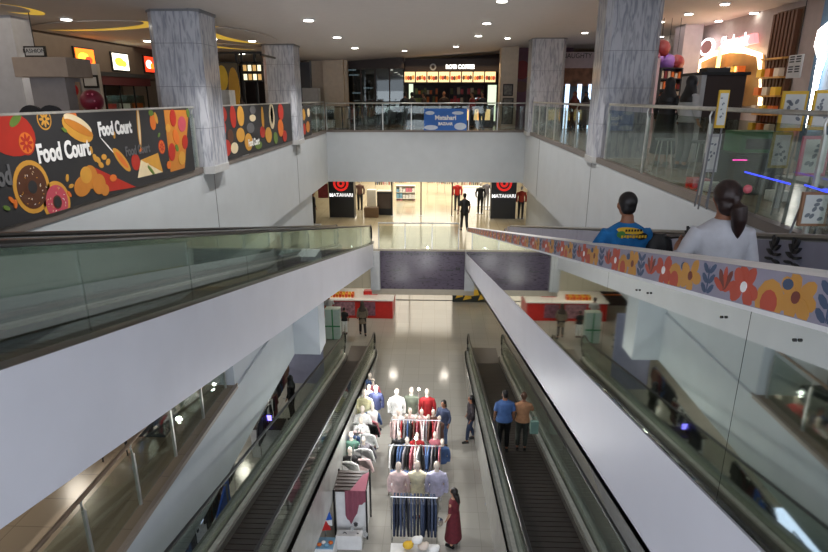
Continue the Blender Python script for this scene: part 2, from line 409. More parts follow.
def fcirc(u, v, ru, rv, mi, lay, n=12, rot=0):
    CF[0] = (CF[0]+1) % 40; lay += CF[0]*.02
    pts = []
    for k in range(n):
        a = 2*PI*k/n; du, dv = ru*math.cos(a), rv*math.sin(a)
        uu, vv = u+du*math.cos(rot)-dv*math.sin(rot), v+du*math.sin(rot)+dv*math.cos(rot)
        pts.append(strip_pt(uu, max(.003, min(.148, vv))))
    m.poly(pts, XO-.006-.0006*lay, XO-.006, mi)
u = run-.3; k = 0
rr = random.Random(3)
while u > 1:
    kd = k % 5
    if kd in (0, 3):
        mi = 1 if kd == 0 else 2
        for j in range(7): a = 2*PI*j/7+rr.random(); fcirc(u+.06*math.cos(a), .07+.05*math.sin(a), .045, .03, mi, 1+j % 3, 10, a)
        fcirc(u, .07, .022, .022, 4 if mi == 1 else 5, 5)
    elif kd == 1:
        for j in range(5): a = R(30+30*j); fcirc(u+.05*math.cos(a), .03+.06*math.sin(a), .05, .017, 5 if j % 2 else 1, 2, 8, a)
    elif kd == 2:
        fcirc(u, .07, .006, .06, 3, 1)
        for j in range(3):
            for s in (-1, 1): fcirc(u+s*.03, .03+.045*j, .032, .014, 3, 2, 8, s*R(40))
    else:
        fcirc(u, .03, .085, .09, 2, 1); fcirc(u, .03, .05, .05, 1, 2); fcirc(u+.09, .11, .03, .02, 3, 3)
    u -= .135+.04*rr.random(); k += 1
m.build('floral_strip', FB, upR)
# leaf prints on the inner lavender side
for (px, py) in ((688, 232), (775, 243), (795, 246), (640, 231)):
    p = at(px, py, X=2.71); y, z = p.y-YLOW, p.z-Z1; m = MB(RM)
    for s in (-1, 1):
        for j in range(4):
            a = R(90+s*(20+j*25)); cx, cz = y-s*.0+.045*math.cos(a)*1.1, z-.03-.035*j+.05*math.sin(a)
            m.ell(cx, cz, .045, .012, WU_R-.05, WU_R-.025, 0, 8, a)
    m.build('leaf_print', CHAR, upR)
# seams and rivets on mirror
for (px, py) in ((634, 290), (645, 293), (718, 317), (790, 340)):
    p = at(px, py, X=1.18); m = MB(RM); m.ell(p.y-YLOW, p.z-Z1, .006, .006, -WU_R-.07, -WU_R-.06, 0, 8); m.build('rivet', DARK, upR)
# inner railing at bridge landings
# ------------------------------------------------------------------ railings
def rail(p0, p1, z, h, label, n, post='steel', gm=None, hm=None, curved=False, cat='railing'):
    p0 = Vector((p0[0], p0[1], z)); p1 = Vector((p1[0], p1[1], z)); d = p1-p0; Lg = d.length
    t = thing('glass_railing', label, cat, p0, math.atan2(d.y, d.x))
    for k in range(n):
        a, b = Lg*k/n+.02, Lg*(k+1)/n-.02
        MB().box(a, -.006, .05, b, .006, h-.12).build('glass_panel', gm or GLASS, t)
    MB().tube([(0, 0, h), (Lg, 0, h)], .03, 10).build('handrail', hm or STEEL, t)
    for k in range(n+1):
        x = min(max(Lg*k/n, .02), Lg-.02)
        m = MB(); m.box(x-.02, -.012, 0, x+.02, .03, h-.2)
        pp = m.build('post', STEEL, t)
        MB().tube([(x, .01, h-.22), (x, .03, h-.1), (x, 0, h-.01)], .014, 6).build('bracket', STEEL, pp)
    return t
rail((XL-.06, 13.0), (XL-.06, 19.3), 0, 1.2, 'glass railing behind the shorter food court banner', 4)
rail((XL-.06, 5.0), (XL-.06, 11.7), 0, 1.2, 'glass railing behind the long food court banner', 4)
rail((XL-.06, 20.5), (XL-.06, YB), 0, 1.2, 'short glass railing between the left column and the back corner', 3)
rail((XL, YB+.06), (XR, YB+.06), 0, 1.15, 'long glass railing along the far edge in front of the cafe', 7)
rail((XR+.06, 15.1), (XR+.06, 24.2), 0, 1.2, 'glass railing between the two right marble columns', 6)
rail((XR+.06, 1.0), (XR+.06, 13.6), 0, 1.24, 'long glass railing in front of the right gallery displays', 5)
rail((-2.3, 22.5), (.95, 22.5), Z1, 1.1, 'glass railing across the bridge above the purple board', 3)
rail((-4.4, 1.0), (-4.4, 10.8), Z1, 1.1, 'glass railing of the brown middle gallery at lower left', 8, hm=mat('rail_brown', (140, 120, 100), .35, .5))
rail((-5.7, 22.55), (-4.6, 22.55), Z1, 1.0, 'short glass railing left of the upper walkway foot', 2)
rail((-9.5, 26.6), (-5.9, 26.6), Z1, .9, 'low glass railing by the man in black at left', 2)

# ------------------------------------------------------------------ food court banners
def CLP(mb):
    for v in mb.v: v.z = min(max(v.z, .032), 1.2)
    return mb
CNT = [0]
BM = Matrix(((0, 0, 1, 0), (1, 0, 0, 0), (0, 1, 0, 0), (0, 0, 0, 1)))    # (u=Y, v=Z, w=X)
FM = [mat('banner_black', (44, 44, 46), .6, noise=.15, scale=2), mat('tomato_red', (178, 44, 30), .5), mat('bun_gold', (206, 150, 58), .5), mat('choco', (84, 48, 30), .5),
      mat('glaze_pink', (190, 74, 90), .5), mat('cream_food', (226, 208, 170), .5), mat('orange_food', (216, 112, 40), .5), mat('nugget', (196, 124, 46), .5), mat('leafy', (96, 124, 50), .5), mat('dim_grey', (96, 96, 98), .6), WHT]
def bp(px, py, X=XL+.03): p = at(px, py, X=X); return p.y, p.z
t = thing('food_court_banner', 'long black food court banner with doughnuts and two white titles, left gallery', 'banner', (XL+.03, 0, 0))
m = MB(BM)
m.box(5.2, .03, 0, 11.25, 1.2, .012, 0)
def donut(px, py, r, glz):
    u, v = bp(px, py); m.ell(u, v, r, r, .012, .016, 2, 28); m.ell(u, v, r*.82, r*.82, .016, .019, glz, 28)
    m.ell(u, v, r*.33, r*.33, .019, .021, 3, 16); m.ell(u, v, r*.25, r*.25, .021, .0225, 0, 16)
    q = random.Random(int(px))
    for k in range(26):
        a = q.random()*6.28; d = r*(.42+.35*q.random()); m.ell(u+d*math.cos(a), v+d*math.sin(a), .014, .005, .019, .0205, (10, 2, 5)[k % 3], 6, q.random()*3)
donut(31, 187, .31, 3); donut(56, 202, .26, 4)
def ell(px, py, rx, ry, mi, rot=0, lay=0): u, v = bp(px, py); CNT[0] += 1; m.ell(u, v, rx, ry, .012, .015+.0015*lay+.00013*CNT[0], mi, 22, R(rot))
def slicef(px, py, r, c1, c2):
    u, v = bp(px, py); m.ell(u, v, r, r, .012, .015, c1, 24); m.ell(u, v, r*.86, r*.86, .015, .0165, c2, 24)
    for k in range(8): a = k*PI/4; m.ell(u+r*.45*math.cos(a), v+r*.45*math.sin(a), r*.32, r*.13, .0165, .018, c1, 10, a)
# red peppers and tomatoes at the near end
ell(8, 132, .42, .26, 1, -15); ell(2, 122, .3, .16, 1, 10); slicef(25, 143, .14, 1, 6); ell(14, 120, .12, .05, 8, 30, 1)
slicef(43, 119, .13, 2, 0)
# hot dog
ell(77, 129, .33, .15, 2, -22); ell(77, 124, .3, .09, 5, -22, 1); ell(78, 128, .31, .06, 7, -22, 2); ell(70, 116, .12, .07, 6, 0)
# corn on a stick
ell(121, 160, .27, .085, 2, -42); ell(121, 160, .2, .045, 6, -42, 1)
u, v = bp(107, 146); m.ell(u, v, .22, .012, .012, .014, 10, 8, R(-40))
ell(138, 127, .05, .33, 2, -6); ell(138, 127, .03, .27, 5, -6, 1)
ell(152, 122, .1, .13, 6, 0); ell(155, 118, .05, .1, 2, 20, 1); ell(150, 113, .08, .05, 8)
# nuggets
for (a, b, r1, r2, c) in ((82, 186, .2, .13, 7), (90, 177, .16, .16, 7), (98, 184, .16, .14, 7), (85, 175, .13, .11, 2), (104, 190, .1, .08, 7)): ell(a, b, r1, r2, c, 12, (a % 3))
# red pepper wedge + chips
u, v = bp(88, 165); u2, v2 = bp(135, 187); u3, v3 = bp(105, 192)
m.poly([(u, v), (u2, v2), (u3, v3)], .012, .016, 1)
for (a, b) in ((97, 160), (103, 157), (100, 165), (94, 158), (107, 162)): ell(a, b, .06, .04, 2, a*7, 1)
ell(112, 178, .09, .05, 6, 0, 2)
# sandwich
u, v = bp(140, 160); u2, v2 = bp(157, 153); u3, v3 = bp(162, 172); u4, v4 = bp(137, 178)
m.poly([(u, v), (u2, v2), (u3, v3)], .012, .018, 2); m.poly([(u, v), (u3, v3), (u4, v4)], .012, .016, 5); ell(150, 170, .13, .03, 8, -40, 3)
slicef(135, 162, .13, 1, 1); slicef(161, 147, .12, 1, 6)
# pizza slices and mixed fruit at the far end
u, v = bp(163, 110); u2, v2 = bp(188, 110); u3, v3 = bp(184, 168); u4, v4 = bp(170, 172)
m.poly([(u, v), (u2, v2), (u3, v3), (u4, v4)], .012, .014, 7)
for (a, b, r, c) in ((172, 118, .15, 1), (181, 124, .17, 4), (175, 137, .14, 6), (184, 142, .14, 1), (171, 152, .16, 1), (181, 158, .15, 2), (176, 148, .07, 8), (167, 128, .09, 2), (187, 113, .08, 8), (168, 165, .08, 6)): ell(a, b, r, r*.8, c, a*13, 2)
for (a, b) in ((66, 178), (70, 186), (68, 194), (140, 150), (113, 135), (90, 150), (63, 130), (158, 135), (10, 200), (5, 208), (14, 204), (52, 112), (146, 165)):
    ell(a, b, .05, .025, (2, 8, 6, 5)[(a+b) % 4], a*31, 1)
sheet = CLP(m).build('printed_sheet', FM, t, smooth=False)
def bt(s, px, py, size, mt, nm='lettering', sx=.75, rot=0, bold=.012):
    p = at(px, py, X=XL+.05); return text(s, size, mt, sheet, (.022, p.y, p.z), (PI/2, 0, PI/2), nm, .002, bold, sx)
bt('Food Court', 65, 151, .30, WHT, sx=.74); bt('Food Court', 115.5, 128.5, .26, WHT, sx=.72); bt('Food Court', 138, 150, .2, FM[9], sx=.8, bold=.006); bt('Food', -3, 178, .3, FM[9], sx=.7)
t = thing('food_court_banner', 'shorter food banner with burgers and fruit slices between the left columns', 'banner', (XL+.03, 0, 0))
m = MB(BM); m.box(13.1, .03, 0, 19.25, 1.2, .012, 0)
q = random.Random(5)
for (a, b, rx, ry, c) in ((222, 112, .25, .2, 1), (222, 128, .22, .2, 1), (226, 148, .3, .22, 1), (232, 112, .2, .3, 1), (240, 116, .25, .28, 2), (240, 135, .3, .2, 2), (252, 110, .25, .12, 9), (250, 128, .3, .15, 9), (252, 118, .25, .1, 5),
       (248, 142, .3, .25, 2), (262, 118, .1, .35, 2), (271, 115, .26, .42, 5), (271, 115, .14, .28, 3), (280, 112, .3, .28, 1), (280, 128, .3, .3, 6), (268, 135, .3, .25, 2), (284, 136, .25, .2, 1), (234, 148, .25, .15, 5), (258, 145, .3, .12, 8), (275, 138, .2, .2, 8), (262, 132, .22, .18, 1), (230, 136, .2, .18, 3)):
    u, v = bp(a, b); v = min(max(v, .06+ry*.7), 1.17-ry*.7) if ry < .5 else v; m.ell(u, v, rx, ry*.85, .012, .014+.00035*(a-218)**.9, c, 18, 0)
CLP(m).build('printed_sheet', FM, t, smooth=False)
text('Food Court', .24, WHT, t, (.024, 15.1, .28), (PI/2, 0, PI/2), ext=.002, bold=.01, sx=.8)
t = thing('food_court_banner', 'narrow strip of food banner behind the far left column', 'banner', (XL+.03, 0, 0))
m = MB(BM); m.box(20.7, .03, 0, 22.3, 1.1, .012, 0); m.ell(21.1, .8, .25, .2, .012, .014, 2); m.ell(21.7, .35, .3, .2, .012, .014, 7); m.ell(21.9, .85, .22, .15, .012, .015, 5); m.ell(21.1, .3, .2, .2, .012, .0145, 1)
CLP(m).build('printed_sheet', FM, t, smooth=False)
#PART2
# ------------------------------------------------------------------ downlights
dl0 = None
def downlight(x, y, z, label, group, w=0, r=.1, col=(1, .96, .92), size=120):
    global dl0
    if dl0 is None:
        dl0 = thing('downlight', label, 'downlight', (x, y, z), 0, group)
        ring = MB().loft([(0, 0, -.03, 1.3, 1.3), (0, 0, 0, 1.35, 1.35)], 20).build('trim_ring', WHT, dl0)
        MB().loft([(0, 0, -.045, 1, 1), (0, 0, -.03, 1.05, 1.05)], 20).build('lens', LAMP, ring)
        dl0.scale = (r, r, 1)
    else:
        o = dup(dl0, (x, y, z), None, label, group); o.scale = (r, r, 1)
    if w: spot((x, y, z-.08), w, size, col, .08)
LA, LB = 'round downlight, one of the row on the left over the open well', 'round downlight, one of the row on the right over the open well'
for y in (7.2, 10.8, 14.4, 18.4, 22.3): downlight(-3.0, y, zc(-3), LA, 'left row of ceiling downlights', 420, .11)
for y in (9.8, 13.9, 17.9, 21.4): downlight(1.4, y, zc(1.4), LB, 'right row of ceiling downlights', 420, .11)
downlight(-1.35, 25.2, zc(-1.35), 'small downlight on the ceiling nearest above the cafe sign, left one', 'ceiling lights before the cafe', 60, .09)
downlight(.75, 25.2, zc(.75), 'small downlight on the ceiling nearest above the cafe sign, right one', 'ceiling lights before the cafe', 60, .09)
downlight(2.6, 23.2, zc(2.6), 'downlight by the cream column beside the cafe', 'ceiling lights before the cafe', 60, .09)
for (px, py, w) in ((66, 18, 50), (81, 41, 50), (147, 40, 40), (122, 49, 0), (213, 38, 30), (242, 53, 0), (252, 40, 0)):
    p = at(px, py, Z=ZC); downlight(p.x, p.y, ZC, 'small downlight in the food court ceiling on the left', 'food court ceiling downlights', w, .1)
for (px, py, w) in ((585, 32, 30), (661, 21, 50), (689, 13, 50), (725, 3, 60), (779, 17, 70), (800, 3, 60), (754, 12, 0), (719, 20, 0), (684, 29, 30), (661, 36, 0), (740, 27, 0), (823, 9, 60)):
    p = at(px, py, Z=zc(4)); downlight(p.x, p.y, zc(p.x), 'small downlight in the ceiling over the right gallery shops', 'right gallery ceiling downlights', w, .1)
# deck lights under the upper slabs
for x, y in ((-3.5, 27.2), (-.8, 27.2), (1.9, 27.2), (4.2, 27.2)): downlight(x, y, -2.19, 'downlight under the upper back gallery, hidden behind its edge', 'middle level downlights', 60, .1, (1, .88, .68))
for y in (4, 7, 10): spot((-7.5, y, -2.3), 80, 150, (1, .9, .75), .2)
for x in (-4.5, -2.0, .5): spot((x, 25.6, -6.25), 70, 150, (1, .9, .78), .2)
for x, y in ((-7, 8), (-7, 13), (-7, 18), (-7.5, 23), (-6.5, 26)): spot((x, y, -6.1), 115, 155, (1, .93, .82), .2)
for x, y in ((5.5, 24), (3, 27)): spot((x, y, -6.25), 50, 155, (1, .93, .82), .2)
# bright shops
area((-.6, 33, -2.3), 330, 9, 7, (1, .92, .78)); area((-.6, 39, -2.3), 300, 9, 5, (1, .93, .8))
area((-1.2, 34.5, -6.3), 420, 8, 7, (1, .94, .82))
area((-9, 9, ZC-.05), 45, 3, 8, (1, .86, .68)); area((-9, 17, ZC-.05), 60, 3, 6, (1, .84, .66))
area((.8, 29.2, ZC-.1), 40, 5, 1.5, (1, .7, .4)); area((7, 10, zc(7)-.05), 28, 2.5, 8, (1, .9, .85)); area((7, 18, zc(7)-.05), 30, 2.5, 6, (1, .86, .8))
W = bpy.data.worlds.new('world'); S.world = W; W.use_nodes = True
W.node_tree.nodes['Background'].inputs[0].default_value = (.80, .86, 1.0, 1); W.node_tree.nodes['Background'].inputs[1].default_value = 1.5
# added fill panel, unseen behind the viewer, washing the well from its open end
area((-.5, -6, -3), 620, 12, 10, (.86, .9, 1), (R(90), 0, 0))
# ------------------------------------------------------------------ outer walls
struct('wall_left', MB().box(-12.2, -3, 0, -12, 45, ZC), mat('foodcourt_wall', (176, 164, 148), .6))
struct('wall_back', MB().box(-12, 32.5, 0, 18, 32.8, zc(4)), mat('back_wall_dark', (74, 62, 60), .6))
struct('wall_right', MB().box(8.7, 14.0, 0, 8.9, 32.5, zc(4)), mat('shop_wall', (176, 164, 160), .6))
struct('wall_right_near', MB().box(8.2, 3, 0, 8.6, 13.7, zc(4)), mat('teal_wall', (74, 104, 128), .5))
struct('wall_middle_back', MB().box(-12, 42, Z1, 12, 42.2, -2.2), mat('store_wall', (236, 222, 196), .6))
struct('wall_ground_back', MB().box(-16, 41, Z0, 14, 41.2, -6.2), mat('ground_shop_wall', (238, 232, 216), .6))
struct('wall_ground_left', MB().box(-12.2, -3, Z0, -12, 41, -6), PALE)
struct('wall_middle_left', MB().box(-12.2, -3, Z1, -12, 45, -2.2), PALE)
S.view_settings.view_transform = 'Standard'; S.view_settings.look = 'None'; S.view_settings.exposure = .12; S.view_settings.gamma = 1
#PART3
# ------------------------------------------------------------------ people
def cloth(name, c, n=.15): return mat('cloth_'+name, c, .8, noise=n, scale=14)
def person(label, loc, rz, h=1.65, top=None, bottom=None, dress=None, hair='short', sleeve=.5, topz=.84, arms=None, stride=.0, vox=.016, shoes=None, girth=1.0, skin=None, head_t=(0, 0), parts_only=None, hairmat=None, scarf=None):
    """faces local +Y"""
    k = h/1.65; skin = skin or SKIN
    t = thing('person', label, 'person', loc, rz)
    T = Matrix.Scale(k, 4)
    g = girth
    hx, hy = head_t
    tor = [(0, 0, .84, .13*g, .095*g), (0, 0, .92, .165*g, .115*g), (0, 0, 1.03, .14*g, .10*g), (0, 0, 1.14, .15*g, .105*g), (0, 0, 1.25, .17*g, .11*g), (0, 0, 1.33, .165*g, .095*g), (0, 0, 1.375, .10*g, .07), (0, .005, 1.41, .055, .055), (0, .01, 1.47, .05, .052)]
    a = arms or {}
    L = a.get('L') or [(-.225, -.01, 1.08), (-.225, .07, .87), (-.22, .11, .80)]
    Rr = a.get('R') or [(.225, -.01, 1.08), (.225, .07, .87), (.22, .11, .80)]
    st = stride
    hips = [(-.085, 0, .86), (.085, 0, .86)]
    knees = [(-.09, .03+st*.5, .47), (.09, .03-st*.4, .47)]
    ank = [(-.095, st-.01, .08), (.095, -st-.01, .08 if st < .05 else .12)]
    m = MB(T); m.loft(tor, 18)
    # head with nose, ears
    hc = Vector((hx, .02+hy, 1.55))
    m.ball(hc, .073, .09, .105); m.ball(hc+Vector((0, .02, -.055)), .052, .066, .055)
    m.ball(hc+Vector((0, .095, -.02)), .012, .018, .02, n=8, k=5); m.ball(hc+Vector((0, .085, -.06)), .022, .01, .007, n=8, k=5)
    for s in (-1, 1): m.ball(hc+Vector((s*.076, 0, -.01)), .011, .02, .03, n=8, k=5)
    for i, q in enumerate((L, Rr)):
        s = -1 if i == 0 else 1; sh = Vector((s*.165*g, 0, 1.325)); e, w, tip = map(Vector, q)
        m.tube([sh, sh.lerp(e, .5), e, e.lerp(w, .3), w], [.05, .044, .036, .037, .026], 10)
        d = (tip-w).normalized(); side = d.cross(Vector((0, 1, 0)) if abs(d.y) < .8 else Vector((1, 0, 0))).normalized()
        pe = w+d*.085
        m.tube([w-d*.01, w+d*.03, w+d*.07, pe], [.026, .034, .036, .03], 8, ry=.5)
        nrm = d.cross(side).normalized()*(-s)
        for f in range(4):
            b = w+d*.075+side*(f-1.5)*.019; ln = (.065, .075, .07, .055)[f]
            m.tube([b, b+d*ln*.55+nrm*.004, b+d*ln*.95+nrm*.022], [.0095, .009, .0075], 6)
        tb = w+d*.025+side*(-s)*.028; m.tube([tb, tb+d*.03+side*(-s)*.024, tb+d*.06+side*(-s)*.026], [.012, .011, .009], 6)
    for hp, kn, an in zip(hips, knees, ank):
        m.tube([hp, Vector(hp).lerp(Vector(kn), .5), kn, Vector(kn).lerp(Vector(an), .35), an], [.085*g, .072*g, .053, .052, .036], 12)
        m.tube([Vector(an)+Vector((0, -.03, -.03)), Vector(an)+Vector((0, .05, -.035)), Vector(an)+Vector((0, .15, -.05))], [.036, .036, .026], 8, ry=.8)
    m.build('body', skin, t, remesh=vox)
    # eyes, eyebrows
    for s in (-1, 1):
        MB(T).ball(hc+Vector((s*.03, .083, .008)), .011, .008, .008, n=8, k=5).build('eye', DARK, t)
    pad = .016
    if top:
        m = MB(T); z0 = topz
        sec = [s_ for s_ in tor if s_[2] > z0 and s_[2] < 1.39]
        m.loft([(0, 0, z0, (.17 if z0 < 1 else .15)*g+pad+.01, .118*g+pad+.008)]+[(x, y, z, rx+pad, ry+pad) for x, y, z, rx, ry in sec]+[(0, .0, 1.405, .068, .062)], 20)
        for i, q in enumerate((L, Rr)):
            s = -1 if i == 0 else 1; sh = Vector((s*.15*g, 0, 1.325)); e, w = Vector(q[0]), Vector(q[1])
            if sleeve <= .5:
                m.tube([sh, sh.lerp(e, .45), sh.lerp(e, sleeve*1.7)], [.062, .064, .062], 12)
            else:
                m.tube([sh, sh.lerp(e, .5), e, e.lerp(w, (sleeve-.5)*2*.95)], [.062, .058, .052, .044], 12)
        m.build('shirt', top, t, remesh=vox*.9)
    if bottom:
        m = MB(T)
        m.loft([(0, 0, .80, .15*g, .10*g), (0, 0, .86, .175*g, .12*g), (0, 0, .93, .172*g, .122*g), (0, 0, 1.0, .15*g+.006, .11*g)], 18)
        for hp, kn, an in zip(hips, knees, ank):
            m.tube([hp, Vector(hp).lerp(Vector(kn), .5), kn, Vector(kn).lerp(Vector(an), .9)], [.095*g, .084*g, .067, .056], 12)
        m.build('trousers', bottom, t, remesh=vox)
    if dress:
        m = MB(T)
        m.loft([(0, 0, .22, .25, .21), (0, 0, .3, .245, .2), (0, 0, .6, .21, .17), (0, 0, .85, .19*g, .14*g), (0, 0, .95, .178*g, .13*g), (0, 0, 1.03, .155*g, .115*g), (0, 0, 1.2, .175*g, .125*g), (0, 0, 1.33, .175*g, .11*g), (0, 0, 1.39, .085, .075)], 22)
        for i, q in enumerate((L, Rr)):
            s = -1 if i == 0 else 1; sh = Vector((s*.15*g, 0, 1.32)); e, w = Vector(q[0]), Vector(q[1])
            m.tube([sh, sh.lerp(e, .5), sh.lerp(e, .95) if sleeve <= .5 else e]+([e.lerp(w, .9)] if sleeve > .5 else []), [.06, .056, .05]+([.042] if sleeve > .5 else []), 10)
        m.build('dress', dress, t, remesh=vox)
    hm = hairmat or HAIR
    m = MB(T)
    if hair == 'short':
        m.ball(hc+Vector((0, -.018, .03)), .081, .09, .088); m.ball(hc+Vector((0, -.045, -.02)), .068, .055, .07)
        m.build('hair', hm, t, remesh=.01)
    elif hair == 'long':
        m.ball(hc+Vector((0, -.02, .022)), .088, .095, .1); m.ball(hc+Vector((0, -.055, -.06)), .075, .055, .09)
        m.tube([hc+Vector((0, -.07, -.05)), hc+Vector((0, -.10, -.14)), hc+Vector((.01, -.115, -.24)), hc+Vector((.02, -.12, -.33))], [.07, .065, .05, .02], 12)
        m.build('hair', hm, t, remesh=.01)
    elif hair == 'pony':
        m.ball(hc+Vector((0, -.02, .02)), .09, .1, .1); m.ball(hc+Vector((0, -.06, -.05)), .07, .05, .075)
        m.tube([hc+Vector((.02, -.10, .0)), hc+Vector((.035, -.14, -.05)), hc+Vector((.045, -.14, -.13)), hc+Vector((.05, -.13, -.2)), hc+Vector((.055, -.13, -.26))], [.04, .052, .05, .038, .012], 12)
        m.build('hair', hm, t, remesh=.009)
    elif hair == 'hijab':
        m.ball(hc+Vector((0, -.015, .01)), .098, .105, .122); m.loft([(hx, -.01, 1.2, .19, .135), (hx, -.01, 1.3, .18, .13), (hx, 0, 1.4, .12, .11), (hx, .0+hy, 1.48, .095, .095), (hx, hy, 1.55, .08, .08)], 18)
        o = m.build('headscarf', scarf or DARK, t, remesh=.014)
        MB(T).ball(hc+Vector((0, .072, -.012)), .052, .035, .066).build('face', skin, t)
    m = MB(T)
    for an in ank:
        an = Vector(an)
        m2 = MB(T); m2.tube([an+Vector((0, -.045, -.035)), an+Vector((0, .02, -.03)), an+Vector((0, .09, -.045)), an+Vector((0, .165, -.052))], [.036, .044, .042, .026], 10, ry=.75)
        m2.box(an.x-.035, an.y-.07, an.z-.08, an.x+.035, an.y+.16, an.z-.062)
        m2.build('shoe', shoes or DARK, t)
    return t
def belt_z(y, z0): return z0+SL*(YLOW-y)+.012
# the two riders on the upper right walkway
man = person('man in bright blue t-shirt seen from behind, riding the upper right walkway', (1.59, 4.75, belt_z(4.75, Z1)), R(4), 1.57, top=cloth('blue_tee', (24, 112, 178)), bottom=DARK, hair='short', sleeve=.5, girth=1.04,
    arms={'L': [(-.27, .05, 1.09), (-.16, .26, 1.06), (-.1, .32, 1.06)], 'R': [(.28, .03, 1.1), (.17, .25, 1.05), (.1, .31, 1.05)]}, vox=.011, head_t=(0, .035))
q = random.Random(2)
m = MB(); PM = Matrix(((1, 0, 0, 0), (0, 0, -1, 0), (0, 1, 0, 0), (0, 0, 0, 1)))
m = MB(PM)
m.ell(-.03, 1.265, .11, .028, .139, .147, 0, 14, R(-6)); m.ell(.07, 1.22, .05, .03, .139, .146, 1, 12)
m.ell(-.1, 1.235, .035, .03, .139, .149, 2, 10)
for j in range(9): m.box(-.1+j*.024, 1.205+.004*(j % 2), .139, -.084+j*.024, 1.228, .15, 0)
for j in range(6): m.box(-.07+j*.024, 1.26, .147, -.055+j*.024, 1.278, .15, 1)
m.build('back_print', [YEL, DARK, GREEN], man, loc=(0, .0, .03))
o = tag(MB().loft([(0, 0, 0, .1, .05), (0, 0, .03, .13, .075), (0, 0, .14, .135, .08), (0, 0, .24, .11, .07), (0, 0, .3, .05, .04)], 16).build('backpack', DARK, loc=(1.92, 4.85, .0)), 'rounded black bag beside the man in blue', 'bag')
o.location = (1.86, 4.75, .02); 
woman = person('woman in white blouse with tied hair, seen from behind on the upper right walkway', (1.9, 3.8, belt_z(3.8, Z1)), R(-3), 1.6, top=cloth('white_blouse', (200, 202, 208), .08), bottom=DARK, hair='pony', sleeve=.72, girth=.98,
    arms={'L': [(-.27, .0, 1.1), (-.2, .22, 1.16), (-.14, .3, 1.17)], 'R': [(.235, .02, 1.08), (.2, .13, .9), (.17, .2, .86)]}, vox=.011, head_t=(0, .01), hairmat=mat('hair_dark_brown', (44, 28, 24), .4, noise=.3, scale=40))
MB().ball((.055, -.125, 1.575), .028, .018, .028, n=12, k=7).build('hair_clip', mat('clip_pink', (196, 96, 104), .4), woman)
t = thing('phone', 'black phone held in the left hand of the woman in white', 'phone', (1.75, 4.14, .43), R(20))
MB().box(-.085, -.04, 0, .085, .04, .012).build('case', DARK, t, bevel=.004); MB().box(-.078, -.034, .012, .078, .034, .0135).build('screen', CHAR, t)
# pair on the lower walkway
p = (1.75, 12.6); person('man in blue shirt standing on the lower right walkway', (p[0], p[1], belt_z(p[1], Z0)), R(3), 1.68, top=cloth('mid_blue', (74, 106, 160)), bottom=DARK, sleeve=.5, girth=1.1)
p = (2.22, 12.7); person('person in tan top and grey trousers beside the man in blue shirt', (p[0], p[1], belt_z(p[1], Z0)), R(-8), 1.6, top=cloth('tan', (176, 128, 92)), bottom=cloth('dark_olive', (54, 56, 50)), hair='short', sleeve=.5, arms={'L': None, 'R': [(.24, .1, 1.12), (.2, .26, 1.12), (.16, .3, 1.16)]}, hairmat=mat('hair_brown', (92, 62, 44), .5))
o = at(537, 405, Y=12.9); tag(MB().box(-.1, -.05, 0, .1, .05, .34).tube([(-.06, 0, .34), (-.05, 0, .45), (.05, 0, .45), (.06, 0, .34)], .008, 6).build('shopping_bag', mat('pale_teal', (140, 176, 164), .6), loc=(2.58, 13.0, belt_z(13, Z0)+.35)), 'pale teal bag at the right of the person in tan', 'bag')
# ground floor people
def on0(px, py): p = at(px, py, Z=Z0); return (p.x, p.y, Z0)
person('woman with long black hair and jeans beside the lower right walkway', on0(470, 441), R(100), 1.6, top=cloth('charcoal_top', (52, 46, 50)), bottom=NAVY, hair='long', sleeve=.9, stride=.14)
person('woman in dark red sleeveless dress next to the jeans rack', on0(453, 545), R(60), 1.62, dress=cloth('wine_red', (104, 32, 42)), hair='long', sleeve=.3, skin=mat('skin_light', (190, 146, 118), .55))
person('woman in denim standing behind the red jacket mannequin', on0(443, 446), R(150), 1.6, top=cloth('denim_shirt', (66, 76, 104)), bottom=LBLUE, hair='long', sleeve=.9)
person('woman in olive dress walking toward the red counter on the left', on0(363, 335), R(15), 1.62, top=cloth('olive_grey', (134, 120, 100)), bottom=DARK, hair='hijab', scarf=cloth('olive_dark', (84, 74, 64)), sleeve=.9, topz=.6, stride=.18)
person('small child in black shirt and white shorts beside the olive dressed woman', on0(345, 334), R(-5), 1.3, top=DARK, bottom=WHT, sleeve=.5)
t = person('person in white shirt by the red counter, left end', on0(330, 326), R(20), 1.6, top=PALE, bottom=CHAR, sleeve=.5)
# middle level people
def on1(px, py): p = at(px, py, Z=Z1); return (p.x, p.y, Z1)
person('man in black walking toward the bright store on the middle level', on1(464, 231), R(8), 1.74, top=DARK, bottom=DARK, sleeve=.5, stride=.2, arms={'L': [(-.26, .0, 1.08), (-.3, -.06, .86), (-.3, -.06, .8)], 'R': None})
person('person in black standing at the far left of the bridge level', (at(314, 225, Y=26.9).x, 26.9, Z1), R(-60), 1.66, top=DARK, bottom=DARK, sleeve=.9)
# upper right pair in headscarves
a1 = at(672, 97, Y=9.8); a2 = at(693, 95, Y=9.4)
person('woman in long black headscarf, left one of two by the dark kiosk', (at(671, 80, Y=12.6).x, 12.6, .02), R(-40), 1.74, dress=DARK, hair='hijab', sleeve=.9)
person('woman in black headscarf and grey blouse beside the dark kiosk', (at(692, 80, Y=12.0).x, 12.0, .02), R(-75), 1.76, top=PALE, bottom=GREY, hair='hijab', sleeve=.9, skin=mat('skin_light', (190, 146, 118), .55))
